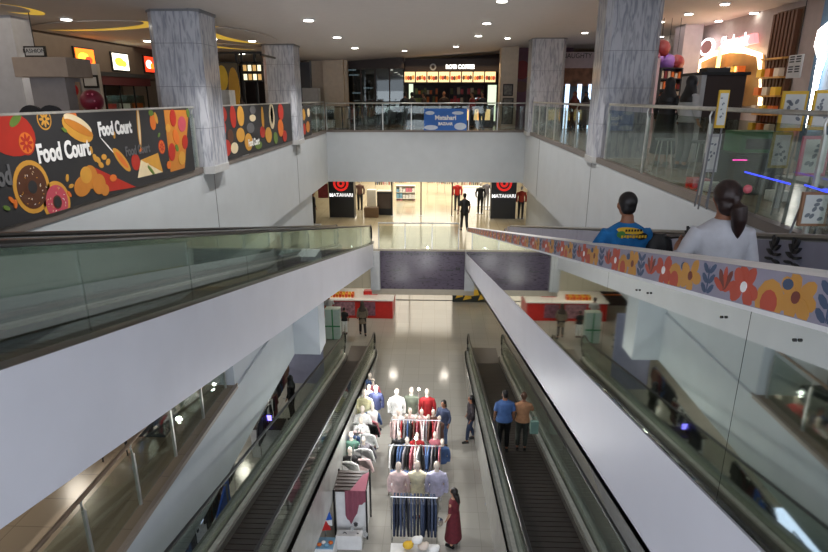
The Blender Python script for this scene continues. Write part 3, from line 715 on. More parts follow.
# ------------------------------------------------------------------ clothes stalls on the ground floor
def mannequin(label, x, y, gm, h=1.65, sleeves=True, long_=False, rz=0, group='dressed mannequins in the clothes stall', under=None):
    h *= 1.1 if h > 1.4 else 1.12
    t = thing('mannequin', label, 'mannequin', (x, y, Z0), rz, group); k = h/1.65; T = Matrix.Scale(k, 4)
    MB(T).loft([(0, 0, 0, .17, .17), (0, 0, .02, .17, .17), (0, 0, .03, .02, .02), (0, 0, .85, .015, .015)], 12).build('stand', CHROME, t)
    m = MB(T); m.loft([(0, 0, 1.3, .1, .07), (0, 0, 1.4, .055, .05), (0, 0, 1.46, .045, .045)], 12); m.ball((0, .01, 1.55), .068, .085, .1); m.build('head', MANN, t, remesh=.014)
    m = MB(T); z0 = .55 if long_ else .8
    m.loft([(0, 0, z0, .2 if long_ else .17, .15), (0, 0, .95, .16, .115), (0, 0, 1.05, .145, .105), (0, 0, 1.22, .175, .12), (0, 0, 1.33, .175, .105), (0, 0, 1.39, .08, .06)], 18)
    if sleeves:
        for s in (-1, 1): m.tube([(s*.16, 0, 1.32), (s*.215, 0, 1.15), (s*.23, -.01, .98), (s*.22, .02, .84)], [.058, .055, .05, .045], 10)
    m.build('garment', gm, t, remesh=.016)
    if under:
        m = MB(T)
        for s in (-1, 1): m.tube([(s*.08, 0, .88), (s*.09, 0, .5), (s*.09, 0, .08)], [.09, .07, .05], 10)
        m.build('trousers', under, t)
    return t
p = at(397, 432, Z=Z0)
C = cloth
mannequin('mannequin in white jacket, back row left', -1.15, 16.0, C('white', (236, 236, 232)), 1.6, rz=PI)
mannequin('mannequin in grey green jacket, back row middle', -.7, 16.1, C('sage', (112, 120, 104)), 1.6, rz=PI)
mannequin('mannequin in red jacket, back row right', -.2, 16.0, C('red', (166, 34, 38)), 1.6, rz=PI)
mannequin('mannequin in pink and white blouse, front row left', -.85, 12.2, C('blush', (236, 208, 204)), 1.62, rz=PI)
mannequin('mannequin in cream yellow blouse, front row middle', -.38, 12.25, C('cream', (238, 230, 196)), 1.62, rz=PI)
mannequin('mannequin in lavender striped shirt, front row right', .1, 12.2, C('lavender', (190, 188, 212)), 1.66, rz=PI)
mannequin('mannequin in pale yellow dress in the left stall', -2.15, 15.9, C('paleyellow', (220, 214, 168)), 1.6, long_=True, rz=PI)
mannequin('mannequin in long white dress in the left stall', -2.1, 15.0, C('white', (236, 236, 232)), 1.55, long_=True, rz=PI)
mannequin('mannequin in navy jacket behind the left stall', -1.85, 16.4, C('navyj', (44, 50, 84)), 1.5, rz=PI)
mannequin('mannequin in long teal dress beside the left walkway', -2.25, 13.7, C('tealdress', (92, 132, 116)), 1.5, long_=True, rz=PI)
def rack(label, x0, x1, y, top, group=None):
    t = thing('clothes_rack', label, 'rack', ((x0+x1)/2, y, Z0), 0, group); w = (x1-x0)/2
    MB().tube([(-w, 0, top), (w, 0, top)], .016, 8).build('rail', CHROME, t)
    for s in (-1, 1):
        MB().tube([(s*w, 0, .04), (s*w, 0, top)], .014, 8).build('upright', CHROME, t)
        MB().tube([(s*w, -.25, .03), (s*w, .25, .03)], .016, 8).build('foot', CHROME, t)
    return t
def garment(label, gm, x, y, ztop, kind='shirt', group=None, rz=0, hgt=.62):
    PMx = Matrix(((0, 0, 1, 0), (1, 0, 0, 0), (0, 1, 0, 0), (0, 0, 0, 1)))
    t = thing('hanging_'+kind, label, kind, (x, y, ztop), rz, group)
    m = MB(PMx)
    if kind == 'shirt':
        m.poly([(-.2, -hgt), (.2, -hgt), (.21, -.2), (.27, -.5), (.34, -.47), (.25, -.1), (.08, -.04), (-.08, -.04), (-.25, -.1), (-.34, -.47), (-.27, -.5), (-.21, -.2)], -.022, .022)
    else:
        m.poly([(-.2, -.02), (.2, -.02), (.22, -.3), (.17, -.98), (.03, -.98), (.0, -.35), (-.03, -.98), (-.17, -.98), (-.22, -.3)], -.026, .026)
    fb = m.build('fabric', gm, t, bevel=.012)
    MB().tube([(0, 0, -.05), (0, 0, .0), (0, .025, .03), (0, .04, .005)], .004, 5).build('hanger_hook', CHROME, fb)
    return t
rack('chrome rail hung with dark jeans at the front of the stall', -.98, .12, 11.35, 1.42)
jn = [garment('dark blue jeans hanging in the front row of the stall', (NAVY, C('jean2', (36, 42, 58)), C('jean3', (70, 82, 108)))[i], -.9+i*.08, 11.35, Z0+1.4, 'jeans', 'jeans on the front rail') for i in range(3)]
for i in range(3, 13): dup(jn[i % 3], (-.9+i*.08, 11.35, Z0+1.4), R(random.uniform(-9, 9)))
rack('short chrome rack behind the front mannequins', -1.2, .2, 14.6, 1.5); rack('chrome rack in the middle of the stall with mixed tops', -1.2, .2, 13.4, 1.45)
cols = [C('blush', (236, 208, 204)), C('white', (236, 236, 232)), C('red', (166, 34, 38)), C('grey', (130, 126, 130)), C('denimtop', (70, 96, 140)), DARK, C('brownish', (110, 78, 66)), C('rose', (190, 110, 120))]
names = ['blush pink', 'white', 'red', 'grey', 'denim blue', 'black', 'brown', 'rose']
protos = []
for i in range(8): protos.append(garment(names[i]+' top hanging on the rear rack of the stall', cols[i], -1.1+i*.09, 14.6, Z0+1.48, 'shirt', 'tops on the rear rack'))
order = [0, 1, 3, 6, 2, 7, 0]
for j, i in enumerate(order): dup(protos[i], (-.36+j*.085, 14.6, Z0+1.48), R(random.uniform(-10, 10)))
for j in range(15): i = (1, 5, 4, 4, 3, 5, 7, 0)[j % 8]; dup(protos[i], (-1.12+j*.092, 13.4, Z0+1.43), R(random.uniform(-12, 12)), names[i]+' top hanging on the middle rack of the stall', 'tops on the middle rack')
# short bust stands between the racks
for i, (x, y, c, n) in enumerate(((-1.05, 15.2, 1, 'white'), (-.7, 15.25, 0, 'blush'), (-.35, 15.2, 0, 'blush and red'), (.0, 15.2, 6, 'brown'), (-.95, 14.0, 5, 'black and white'), (.05, 14.0, 7, 'rose'), (-.45, 13.95, 2, 'red'))):
    mannequin(n+' top on a short torso form between the racks', x, y, cols[c], 1.35, sleeves=i % 2 == 0, rz=PI, group='short torso forms in the stall')
t = thing('display_table', 'low display table of folded denim in the middle of the stall', 'table', (-.45, 12.9, Z0))
MB().box(-.7, -.25, .72, .7, .25, .76).build('table_top', WHT, t)
for s in (-1, 1):
    for q_ in (-1, 1): MB().box(s*.66-.02, q_*.21-.02, 0, s*.66+.02, q_*.21+.02, .72).build('leg', CHROME, t)
ft = None
for i in range(8):
    mt = (LBLUE, NAVY)[i % 2]
    o = MB().box(-.075, -.18, 0, .075, .18, .16).build('folded_jeans', mt, bevel=.02, loc=(-1.05+i*.17, 12.9, Z0+.76)); tag(o, ('light' if i % 2 == 0 else 'dark')+' stack of folded jeans on the low display table', 'jeans', 'folded jeans on the low table')
# tall white goods cabinet
t = thing('white_cabinet', 'tall white cabinet with dark slatted top and black frame beside left walkway', 'cabinet', (-1.98, 11.95, Z0))
MB().box(-.36, -.38, .02, .36, .38, 1.36).build('body', WHT, t, bevel=.01)
m = MB().box(-.40, -.40, 1.36, .40, .40, 1.385)
for k in range(6): m.box(-.38, -.37+k*.13, 1.385, .38, -.29+k*.13, 1.40)
m.build('top', BROWN, t)
for s in (-1, 1):
    for q_ in (-1, 1): MB().box(s*.39-.02, q_*.4-.02, 0, s*.39+.02, q_*.4+.02, 1.42).build('frame_post', DARK, t)
CL = MB(); n = 10
rowsv = []
def clothpt(u, v): return (0.02+.36*u-.02*math.sin(v*3), -.38*u*0-.41-.012*math.sin(u*18)-.01, 1.42-v)
m = MB()
for i in range(12):
    u0, u1 = i/12, (i+1)/12
    def zz(u): return .95-.75*min(1, abs(u-.25)*1.4) if u < .6 else .42-.3*(u-.6)
    a = -.12+.5*u0; b = -.12+.5*u1
    m.add([(a, -.43-.012*math.sin(u0*25), 1.41), (b, -.43-.012*math.sin(u1*25), 1.41), (b, -.44-.03*math.sin(u1*25), 1.41-zz(u1)), (a, -.44-.03*math.sin(u0*25), 1.41-zz(u0)),
           (a, -.418-.012*math.sin(u0*25), 1.41), (b, -.418-.012*math.sin(u1*25), 1.41), (b, -.428-.03*math.sin(u1*25), 1.41-zz(u1)), (a, -.428-.03*math.sin(u0*25), 1.41-zz(u0))],
          [(0, 3, 2, 1), (4, 5, 6, 7), (0, 1, 5, 4), (2, 3, 7, 6), (0, 4, 7, 3), (1, 2, 6, 5)])
m.poly([(.0, -.43), (.38, -.43), (.38, .30), (.25, .2)], 1.405, 1.42)
tag(m.build('draped_cloth', MAUVE, loc=(-1.98, 11.95, Z0)), 'mauve cloth draped over the front of the white cabinet', 'cloth')
for i, (px, py) in enumerate(((345, 536), (352, 530), (358, 537), (364, 530), (350, 542), (361, 541), (356, 526), (366, 536))):
    p = at(px, py, Y=11.35); m = MB()
    m.ball((0, 0, .05), .05, .03, .05, n=8, k=5); m.tube([(-.05, 0, .09), (0, 0, .13), (.05, 0, .09)], .01, 5); o = m.build('small_bag', (CHAR, PALE)[i % 2], loc=(p.x, 11.4, p.z)); o.location = (p.x, 11.33, p.z)
    tag(o, ('dark' if i % 2 == 0 else 'pale')+' small trinket on the lower shelf before the white cabinet', 'trinket', 'trinkets before the white cabinet')
t = thing('trinket_stand', 'low white stand of trinkets in front of the white cabinet', 'stand', (-2.0, 11.3, Z0)); MB().box(-.3, -.12, 0, .32, .14, .35).build('box', WHT, t); MB().box(-.3, -.12, .35, .32, -.11, .4).build('front_lip', WHT, t)
p = at(325, 522, Y=11.2)
t = thing('flag_pennant', 'small white, blue and red pennant left of the white cabinet', 'flag', (p.x, 11.2, Z0)); zt = p.z-Z0
MB().tube([(0, 0, 0), (0, 0, zt+.3)], .01, 6).build('pole', CHROME, t)
MQ = Matrix(((1, 0, 0, 0), (0, 0, -1, 0), (0, 1, 0, 0), (0, 0, 0, 1)))
MB(MQ).poly([(0, zt+.05), (.17, zt+.08), (.12, zt+.3)], -.01, .01).build('blue_field', BLUE, t); MB(MQ).poly([(-.12, zt-.25), (.14, zt-.22), (.04, zt+.03), (-.06, zt+.05)], -.01, .01).build('red_field', RED, t); MB(MQ).poly([(.02, zt-.05), (.17, zt-.1), (.17, zt+.07), (0, zt+.04)], -.01, .008).build('white_field', WHT, t)
p = at(322, 545, Y=10.9)
t = thing('goods_box', 'white and light blue box of goods at the bottom of the frame', 'box', (p.x, 10.95, Z0)); MB().box(-.3, -.2, 0, .3, .2, p.z-Z0).build('carton', WHT, t, bevel=.01); MB().box(-.28, -.18, p.z-Z0, .28, .18, p.z-Z0+.02).build('blue_lid', mat('sky_blue', (130, 176, 204), .5), t)
for i in range(6): tag(MB().ball((0, 0, .04), .06, .05, .04, n=8, k=5).build('wrapped_toy', (WHT, mat('sky_blue', (130, 176, 204), .5), ORG)[i % 3], loc=(p.x-.22+.085*i, 10.85+.07*(i % 2), p.z+.02)), ('white', 'light blue', 'orange')[i % 3]+' wrapped item on top of the goods box', 'toy', 'wrapped items on the goods box')
# hanging bulb over the left stall
b0 = at(376, 387, Y=16.2)
t = thing('stall_lamp', 'bright bulb on a curved arm above the left clothes stall', 'lamp', (-2.15, 16.2, Z0)); dx = b0.x+2.15; zz0 = b0.z-Z0
MB().tube([(0, 0, 0), (0, 0, zz0+.12), (dx*.3, 0, zz0+.25), (dx*.8, 0, zz0+.22), (dx, 0, zz0+.05)], .012, 6).build('arm', DARK, t); MB().ball((dx, 0, zz0), .05).build('bulb', emit('bulb', (255, 250, 240), 30), t)
l = bpy.data.lights.new('bulb', 'POINT'); l.energy = 60; l.shadow_soft_size = .06; o = bpy.data.objects.new('stall_lamp_light', l); COL.objects.link(o); o.location = (b0.x+.0, 16.1, b0.z-.12)
for i in range(14):
    c = (1, 0, 5, 1, 7, 3, 4)[i % 7]
    dup(protos[c], (-2.2+(i % 2)*.3, 12.9+i*.2, Z0+1.3-(i % 3)*.05), R(90+random.uniform(-15, 15)), names[c]+' top crowded into the left stall beside the walkway', 'tops in the left stall')
t = rack('long chrome rack of tops along the left walkway', -1.2, 1.2, 14.0, 1.32); t.location = (-2.15, 14.1, Z0); t.rotation_euler = (0, 0, R(90))
p = at(490, 508, Z=Z0); m = MB(); m.ball((0, 0, .12), .09, .08, .12); m.ball((0, .0, .27), .06); m.tube([(-.08, 0, .2), (-.14, 0, .1)], .02, 6); tag(m.build('soft_toy', mat('grey_mottled', (150, 155, 165), .8, noise=.5, scale=20), remesh=.015, loc=(p.x, p.y, Z0)), 'small grey soft toy against the lower right walkway side', 'toy')
# pale items at the very front of the stall
for i, (px, py, c) in enumerate(((408, 545, YEL), (417, 540, WHT), (423, 546, MANN), (434, 549, WHT))):
    p = at(px, py, Y=10.7); tag(MB().ball((0, 0, 0), .13, .1, .09).ball((.08, 0, .06), .06).build('folded_garment', c, remesh=.02, loc=(p.x, 10.7, p.z)), ('yellow', 'white', 'cream', 'plain white')[i]+' bundle of clothing in front of the jeans', 'clothing')
t = thing('display_table', 'front table under bundles of clothing, before the jeans rail', 'table', (-.45, 10.7, Z0)); zt = at(415, 548, Y=10.7).z-Z0-.06
MB().box(-.5, -.25, zt-.05, .6, .2, zt).build('table_top', WHT, t)
for x in (-.45, .55): MB().box(x-.02, -.2, 0, x+.02, .15, zt-.05).build('leg', CHROME, t)
# ------------------------------------------------------------------ red counters on the ground floor
t = thing('red_counter', 'red counter with white top and product displays, far end of ground floor', 'counter', (0, 0, Z0))
c0 = at(397, 312, Z=Z0)
x0, x1, y0, y1 = -5.9, -2.05, 26.3, 28.2
MB().box(x0, y0, 0, x1, y1, .92).build('body', RED, t, bevel=.01); MB().box(x0-.05, y0-.05, .92, x1+.05, y1+.05, .98).build('top', WHT, t)
MB().box(-4.9, y0-.02, .15, -3.9, y0, .85).build('front_panel', mat('photo_panel', (150, 110, 120), .4, noise=.5, scale=8), t)
MB().box(-3.6, y0-.02, .15, -2.9, y0, .85).build('front_panel', mat('photo_panel_2', (120, 80, 96), .4, noise=.5, scale=8), t)
i = 0
bx = None
for r_ in range(2):
    for k in range(8):
        o = MB().box(-.06, -.05, 0, .06, .05, .2).box(-.045, -.052, .05, .045, -.05, .15, 1).build('snack_box', [(YEL, ORG)[k % 2], RED], loc=(-5.1+k*.15, 26.6+r_*.25, Z0+.98)); tag(o, 'small yellow or orange snack box on the red counter', 'box', 'snack boxes on the red counter')
tag(MB().box(-.35, -.2, 0, .35, .2, .16).box(-.3, -.15, .16, .3, .15, .18).build('red_tray', RED, loc=(-3.2, 27.2, Z0+.98)), 'red product tray on the white counter top', 'tray')
tag(MB().box(-.25, -.18, 0, .25, .18, .45).box(-.2, -.19, .05, .2, -.18, .4).build('display_case', WHT, bevel=.02, loc=(-2.6, 27.6, Z0+.98)), 'small white display case at the right end of the red counter', 'case')
t = thing('stall_backdrop', 'dark stall shelving with warm lit goods behind the red counter', 'shelving', (-6.6, 28.6, Z0))
MB().box(-1.2, 0, 0, 1.9, .3, 2.3).build('back_panel', BROWN, t)
for k in range(3): MB().box(-1.1, -.12, .6+.55*k, 1.8, 0, .63+.55*k).build('shelf', ORG, t)
# white and green glass cabinet
p = at(334, 338, Z=Z0)
t = thing('glass_cabinet', 'pale green and white upright glass cabinet at the walkway foot', 'cabinet', (p.x, p.y, Z0))
MB().box(-.33, -.2, .02, .33, .2, 1.45).build('carcass', mat('mint_white', (196, 216, 204), .35), t, bevel=.01)
MB().box(-.03, -.215, .02, .03, -.2, 1.45).box(-.33, -.215, .62, .33, -.2, .68).build('green_tape', mat('tape_green', (70, 150, 96), .5), t)
# far ground shop front
t = thing('mural_panel', 'black hoarding with green and yellow leaf shapes at far ground floor', 'panel', (1.6, 28.9, Z0))
m = MB(MQ); m.box(-.65, 0, 0, 1.2, 2.4, .05, 0)
for (a, b, c, d) in ((-.5, .2, -.1, .95), (-.1, .1, .35, .8), (.2, .3, .75, 1.2), (.7, .1, 1.1, .9)):
    m.poly([(a, b), (c, b+.1), (a+.3, d)], .05, .06, 1); m.poly([(a+.2, b+.4), (c+.2, b+.5), (c, d+.3)], .05, .058, 2)
m.build('sheet', [mat('mural_dark', (26, 36, 30), .5), YEL, GREEN], t)
struct('trim_5', MB().box(-4, 29.0, Z0, 8, 29.08, Z0+.02), DARK)
for x in (-3.9, -1.4, 1.0): struct('trim_6', MB().box(x-.03, 30.15, Z0, x+.03, 30.2, -6.2), GREY)
# lavender hoarding and left ground stalls
struct('wall_left_ground_hoarding', MB().box(-5.5, 19.5, Z0, -4.15, 19.6, -6.0), mat('hoarding_lavender', (140, 142, 166), .5))
def kiosk(px, py, Y, label, scr=None):
    p = at(px, py, Y=Y)
    t = thing('kiosk', label, 'kiosk', (p.x, Y, Z0))
    MB().box(-.45, -.25, 0, .45, .25, 1.0).build('cabinet', PALE, t, bevel=.01); MB().box(-.5, -.3, 1.0, .5, .3, 1.04).build('top', BROWN, t)
    m = MB(); m.box(-.17, -.04, 1.14, .17, -.02, 1.36).box(-.02, -.03, 1.04, .02, .0, 1.2); mo = m.build('monitor', DARK, t)
    MB().box(-.15, -.045, 1.16, .15, -.04, 1.34).build('screen', scr or emit('screen_violet', (120, 110, 255), 4), mo)
    return t
k0 = kiosk(268, 430, 15.0, 'grey cashier kiosk with violet screen below the left gallery')
t = thing('price_board', 'blue slanted advertising board beside the lower left walkway', 'board', (-4.6, 9.3, Z0))
MQX = Matrix(((0, 0, 1, 0), (1, 0, 0, 0), (0, 1, 0, 0), (0, 0, 0, 1)))
MB(MQX).poly([(-.6, 1.0), (1.5, .9), (1.5, 2.3)], -.02, .02).build('board', BLUE, t); MB().box(-.03, -.5, 0, .03, -.42, 1.6).box(-.03, 1.3, 0, .03, 1.38, 2.2).build('post', GREY, t)
# dark clothing stalls under the left gallery (seen below the slab and mirrored at right)
dk = [DARK, C('dkgrey', (54, 54, 60)), C('wine', (86, 34, 44)), C('denimtop', (70, 96, 140)), C('white', (236, 236, 232)), C('brownish', (110, 78, 66))]
dn = ['black', 'dark grey', 'wine red', 'denim blue', 'white', 'brown']
dp = [garment(dn[i]+' top on the racks below the left gallery', dk[i], -5.2, 11+i*.1, Z0+1.55, 'shirt', 'tops below the left gallery', hgt=.75) for i in range(6)]
for r_, (x, y) in enumerate(((-5.3, 9.5), (-5.3, 12.0), (-5.0, 15.2), (-5.2, 17.4), (-7.0, 13.0), (-7.2, 17.0))):
    tt = rack('dark rack '+['nearest the blue board', 'between the blue board and kiosk', 'just behind the kiosk', 'next to the lavender hoarding', 'deeper under the gallery', 'deepest under the gallery'][r_], -.9, .9, y, 1.55); tt.location = (x, y, Z0); tt.rotation_euler = (0, 0, R(90))
    for j in range(13):
        i = random.choice((0, 0, 0, 1, 1, 2, 3, 4, 5)); dup(dp[i], (x, y-.82+j*.135, Z0+1.53), R(90-90+90+random.uniform(-8, 8)) if 0 else R(90+random.uniform(-8, 8)-90))
person('woman in black behind the left walkway glass', (-4.75, 17.0, Z0), R(80), 1.6, top=DARK, bottom=DARK, hair='hijab', sleeve=.9)
t = thing('light_table', 'white lit display table under the left gallery, with phone cases', 'table', (-6.0, 11.0, Z0)); MB().box(-.6, -.9, 0, .6, .9, .9).build('cabinet', WHT, t); MB().box(-.62, -.92, .9, .62, .92, .93).build('lit_top', emit('table_glow', (200, 215, 255), 1.6), t)
t = thing('silver_balloon_stand', 'silver foil bundle with blue cap on a stand at the walkway foot', 'stand', (-4.9, 21.2, Z0)); MB().tube([(0, 0, 0), (0, 0, .5)], .03, 8).build('pole', GREY, t)
m = MB(); q = random.Random(1)
for k in range(14): m.ball((q.uniform(-.22, .22), q.uniform(-.15, .15), .5+k*.09), .13, .1, .09, n=7, k=5)
m.build('foil', CHROME, t, smooth=False); MB().ball((0.05, 0, 1.8), .13, .13, .1).build('cap', mat('sky_blue', (130, 176, 204), .5), t)
# things on the brown middle gallery at left
def rel1(px, py): p = at(px, py, Z=Z1); return (p.x, p.y, Z1+.01)
def chair(label, loc, rz, c, group=None):
    t = thing('chair', label, 'chair', loc, rz, group)
    MB().box(-.2, -.2, .42, .2, .2, .46).build('seat', c, t, bevel=.01); MB().box(-.2, .17, .46, .2, .2, .85).build('backrest', c, t, bevel=.01)
    for a in (-1, 1):
        for b in (-1, 1): MB().tube([(a*.17, b*.17, .42), (a*.19, b*.19, 0)], .012, 6).build('leg', DARK, t)
    return t
c1 = chair('dark red chair at the left gallery edge', (-5.5, 8.4, Z1+.01), R(30), DRED); c2 = dup(c1, (-5.9, 9.0, Z1+.01), R(-80), 'second dark red chair, deeper on the left gallery')
tb = thing('display_stand', 'dark blue display stand with goods on the left gallery', 'stand', (-5.15, 9.2, Z1+.01)); MB().box(-.3, -.3, 0, .3, .3, .8).build('cabinet', CHAR, tb); MB().box(-.25, -.25, .8, .25, .25, .95).build('goods_tray', BLUE, tb)
for i in range(6):
    o = MB().box(-.06, -.06, 0, .06, .06, .16).build('goods_pack', (WHT, PINK, NAVY)[i % 3], loc=(-5.3+(i % 3)*.15, 9.1+(i//3)*.2, Z1+.96)); tag(o, ('white', 'pink', 'navy')[i % 3]+' pack on the dark blue display stand', 'pack', 'packs on the display stand')
tb = thing('black_sofa', 'black upholstered bench on the left gallery by the bulkhead', 'sofa', (-5.2, 10.1, Z1+.01), R(90)); MB().box(-.5, -.3, .1, .5, .3, .42).build('seat', DARK, tb, bevel=.03); MB().box(-.5, .2, .42, .5, .32, .8).build('backrest', DARK, tb, bevel=.03)
#PART4

for i, (x, y, c, n, hh) in enumerate(((-1.15, 14.95, 0, 'blush'), (-.85, 15.0, 1, 'white'), (-.55, 14.95, 2, 'red'), (-.2, 15.0, 7, 'rose'), (.15, 14.95, 6, 'brown'), (-1.1, 12.75, 7, 'rose'), (.2, 13.7, 4, 'denim blue'), (-.75, 13.85, 1, 'white'), (-.2, 13.8, 0, 'blush')) and [(a, b, c_, n_, 1.3) for a, b, c_, n_ in ((-1.15, 14.95, 0, 'blush'), (-.8, 15.0, 1, 'white'), (-.5, 14.95, 2, 'red'), (-.15, 15.0, 7, 'rose'), (.18, 14.95, 6, 'brown'), (.25, 13.75, 4, 'denim blue'), (-.72, 13.8, 1, 'white'))]):
    mannequin(n+' top on a low torso form close to the racks', x, y, cols[c], hh, sleeves=i % 2 == 1, rz=PI, group='short torso forms in the stall')
for i, (x, y, c, n) in enumerate(((-2.0, 17.0, 7, 'rose'), (-2.15, 17.4, 4, 'denim blue'), (-2.1, 16.6, 1, 'white'), (-1.85, 15.4, 1, 'white'), (-2.1, 14.6, 1, 'white'), (-1.9, 13.6, 3, 'grey'), (-2.2, 13.1, 5, 'black'))):
    mannequin(n+' top on a torso form in the left stall', x, y, cols[c], 1.4, sleeves=i % 2 == 0, rz=PI, long_=i in (3, 4), group='torso forms in the left stall')
for i, (x, y) in enumerate(((-.45, 12.9), (-.45, 15.5), (-1.95, 13.4))):  # extra bulbs added only to brighten the garments in the stalls
    t = thing('stall_lamp', ('added fill bulb on a thin stand in the middle of the clothes stall', 'added fill bulb on a thin stand behind the rear rack', 'added fill bulb on a thin stand over the left stall')[i], 'lamp', (x, y, Z0)); MB().tube([(0, 0, 0), (0, 0, 1.95)], .01, 6).build('stand', CHROME, t); MB().ball((0, 0, 2.0), .035).build('bulb', emit('bulb', (255, 250, 240), 30), t)
    l = bpy.data.lights.new('bulb', 'POINT'); l.energy = 55; l.shadow_soft_size = .06; o = bpy.data.objects.new('stall_lamp_light', l); COL.objects.link(o); o.location = (x, y, Z0+2.12)
def fr(px0, py0, px1, py1, Y):
    a = at((px0+px1)/2, py0, Y=Y); b = at((px0+px1)/2, py1, Y=Y); l = at(px0, (py0+py1)/2, Y=Y); r = at(px1, (py0+py1)/2, Y=Y)
    return l.x, b.z, r.x, a.z
def sr(px0, py0, px1, py1, X):     # rectangle on a plane X = const
    l = at(px0, (py0+py1)/2, X=X); r = at(px1, (py0+py1)/2, X=X); cx = (px0+px1)/2
    return l.y, at(cx, py1, X=X).z, r.y, at(cx, py0, X=X).z
# ------------------------------------------------------------------ department store on the middle level
def logo_pillar(px0, px1, label):
    Y = 28.5; x0, z0, x1, z1 = fr(px0, 184, px1, 219, Y)
    t = thing('sign_pillar', label, 'pillar', ((x0+x1)/2, Y, Z1)); w = (x1-x0)/2; H = 2.28
    cs_ = MB().box(-w, 0, 0, w, .7, H).build('casing', mat('pillar_black', (40, 42, 46), .35), t, bevel=.01)
    MB().box(-w-.02, -.02, 0, w+.02, .72, .08).build('base_trim', CHROME, t)
    zl = at((px0+px1)/2, 183.5, Y=Y).z-Z1
    m = MB(MQ); m.ell(0, zl, .38, .38, 0, .012, 0, 28); m.ell(0, zl, .27, .27, .012, .018, 1, 24); m.ell(0, zl, .19, .19, .018, .024, 0, 20); m.ell(0, zl, .08, .08, .024, .03, 1, 12)
    m.build('target_logo', [emit('logo_red', (225, 40, 34), .7), mat('pillar_black', (40, 42, 46), .35)], cs_)
    text('MATAHARI', .25, emit('logo_white', (255, 255, 255), 1.0), cs_, (0, -.012, at(0, 193, Y=Y).z-Z1), (PI/2, 0, 0), bold=.004, sx=.96)
logo_pillar(329, 354, 'black pillar with red ring logo and white name, left of the store entrance')
logo_pillar(491, 516, 'black pillar with red ring logo and white name, right of the store entrance')
STOREW = mat('store_white', (246, 238, 222), .5)
def sbox(name, label, cat, r, Y, d, mt, z=Z1, group=None, bevel=.01, extra=None):
    x0, z0, x1, z1 = r
    o = MB().box(-(x1-x0)/2, 0, 0, (x1-x0)/2, d, z1-z0).build(name, mt, bevel=bevel, loc=((x0+x1)/2, Y, z0)); tag(o, label, cat, group); return o
for i, px in enumerate((392, 421, 452)):
    t = thing('door_frame', 'slim dark upright of the store glass front, '+('left of centre', 'at the centre', 'right of centre')[i], 'door frame', (at(px, 200, Y=29.4).x, 29.4, Z1))
    MB().box(-.03, -.03, 0, .03, .03, 2.3).build('upright', CHAR, t); MB().box(-.06, -.05, 0, .06, .05, .04).build('foot', CHROME, t)
def shelf_unit(label, r, Y, cols_, rows=3, nper=6, group=None, mt=None, z=None, d=.4):
    x0, z0, x1, z1 = r; w = (x1-x0)/2; H = z1-z0
    t = thing('shelf_unit', label, 'shelves', ((x0+x1)/2, Y, z0), 0, group)
    mt = mt or STOREW
    MB().box(-w, d-.03, 0, w, d, H).build('back_panel', mt, t)
    for s in (-1, 1): MB().box(s*w-.015, 0, 0, s*w+.015, d, H).build('side_panel', mt, t)
    for k in range(rows+1): MB().box(-w, 0, H*k/rows-.01, w, d, H*k/rows+.012).build('shelf', mt, t)
    q = random.Random(int(x0*100))
    for k in range(rows):
        m = MB(); st = 2*w/nper
        for j in range(nper):
            hh = H/rows*q.uniform(.45, .85); m.box(-w+st*j+.02, .05, H*k/rows+.012, -w+st*(j+1)-.01, d-.06, H*k/rows+hh, q.randrange(len(cols_)))
        o = m.build('goods_row', cols_, t)
    return t
shelf_unit('white shelf of folded clothes inside store, left side', fr(396, 186, 415, 205, 34), 34, [WHT, PINK, mat('sky_blue', (130, 176, 204), .5)])
r = fr(377, 192, 392, 208, 29.6); t = thing('display_counter', 'dark framed glass counter inside store beside left pillar', 'counter', ((r[0]+r[2])/2, 29.6, Z1)); w = (r[2]-r[0])/2
MB().box(-w, 0, 0, w, .5, r[3]-Z1).build('cabinet', DARK, t, bevel=.01); MB().box(-w+.06, -.01, .35, w-.06, 0, r[3]-Z1-.08).build('front_glass', mat('counter_front', (96, 80, 70), .2), t); MB().box(-w, -.01, r[3]-Z1, w, .5, r[3]-Z1+.04).build('top', STOREW, t)
r = fr(364, 208, 378, 220, 28.9); sbox('brown_carton', 'brown box on the floor right of the left black pillar', 'box', (r[0], Z1, r[2], r[3]), 28.9, .45, mat('brown_card', (116, 92, 68), .7))
r = fr(367, 190, 376, 214, 30.5); sbox('white_display', 'narrow white display stand inside the store near left pillar', 'display', (r[0], Z1, r[2], r[3]), 30.5, .4, STOREW)
r = fr(318, 184, 328, 198, 28.6); sbox('red_poster', 'red printed poster left of the left black pillar', 'poster', r, 28.6, .03, mat('poster_red', (150, 60, 62), .5, noise=.4, scale=12), bevel=0)
r = fr(464, 194, 490, 208, 32.5); t = thing('cash_desk', 'white glowing cash desk inside the store at right', 'desk', ((r[0]+r[2])/2, 32.5, Z1)); w = (r[2]-r[0])/2
MB().box(-w, 0, 0, w, .6, 1.0).build('front', emit('desk_glow', (255, 250, 240), 1.2), t); MB().box(-w-.05, -.05, 1.0, w+.05, .65, 1.05).build('top', STOREW, t)
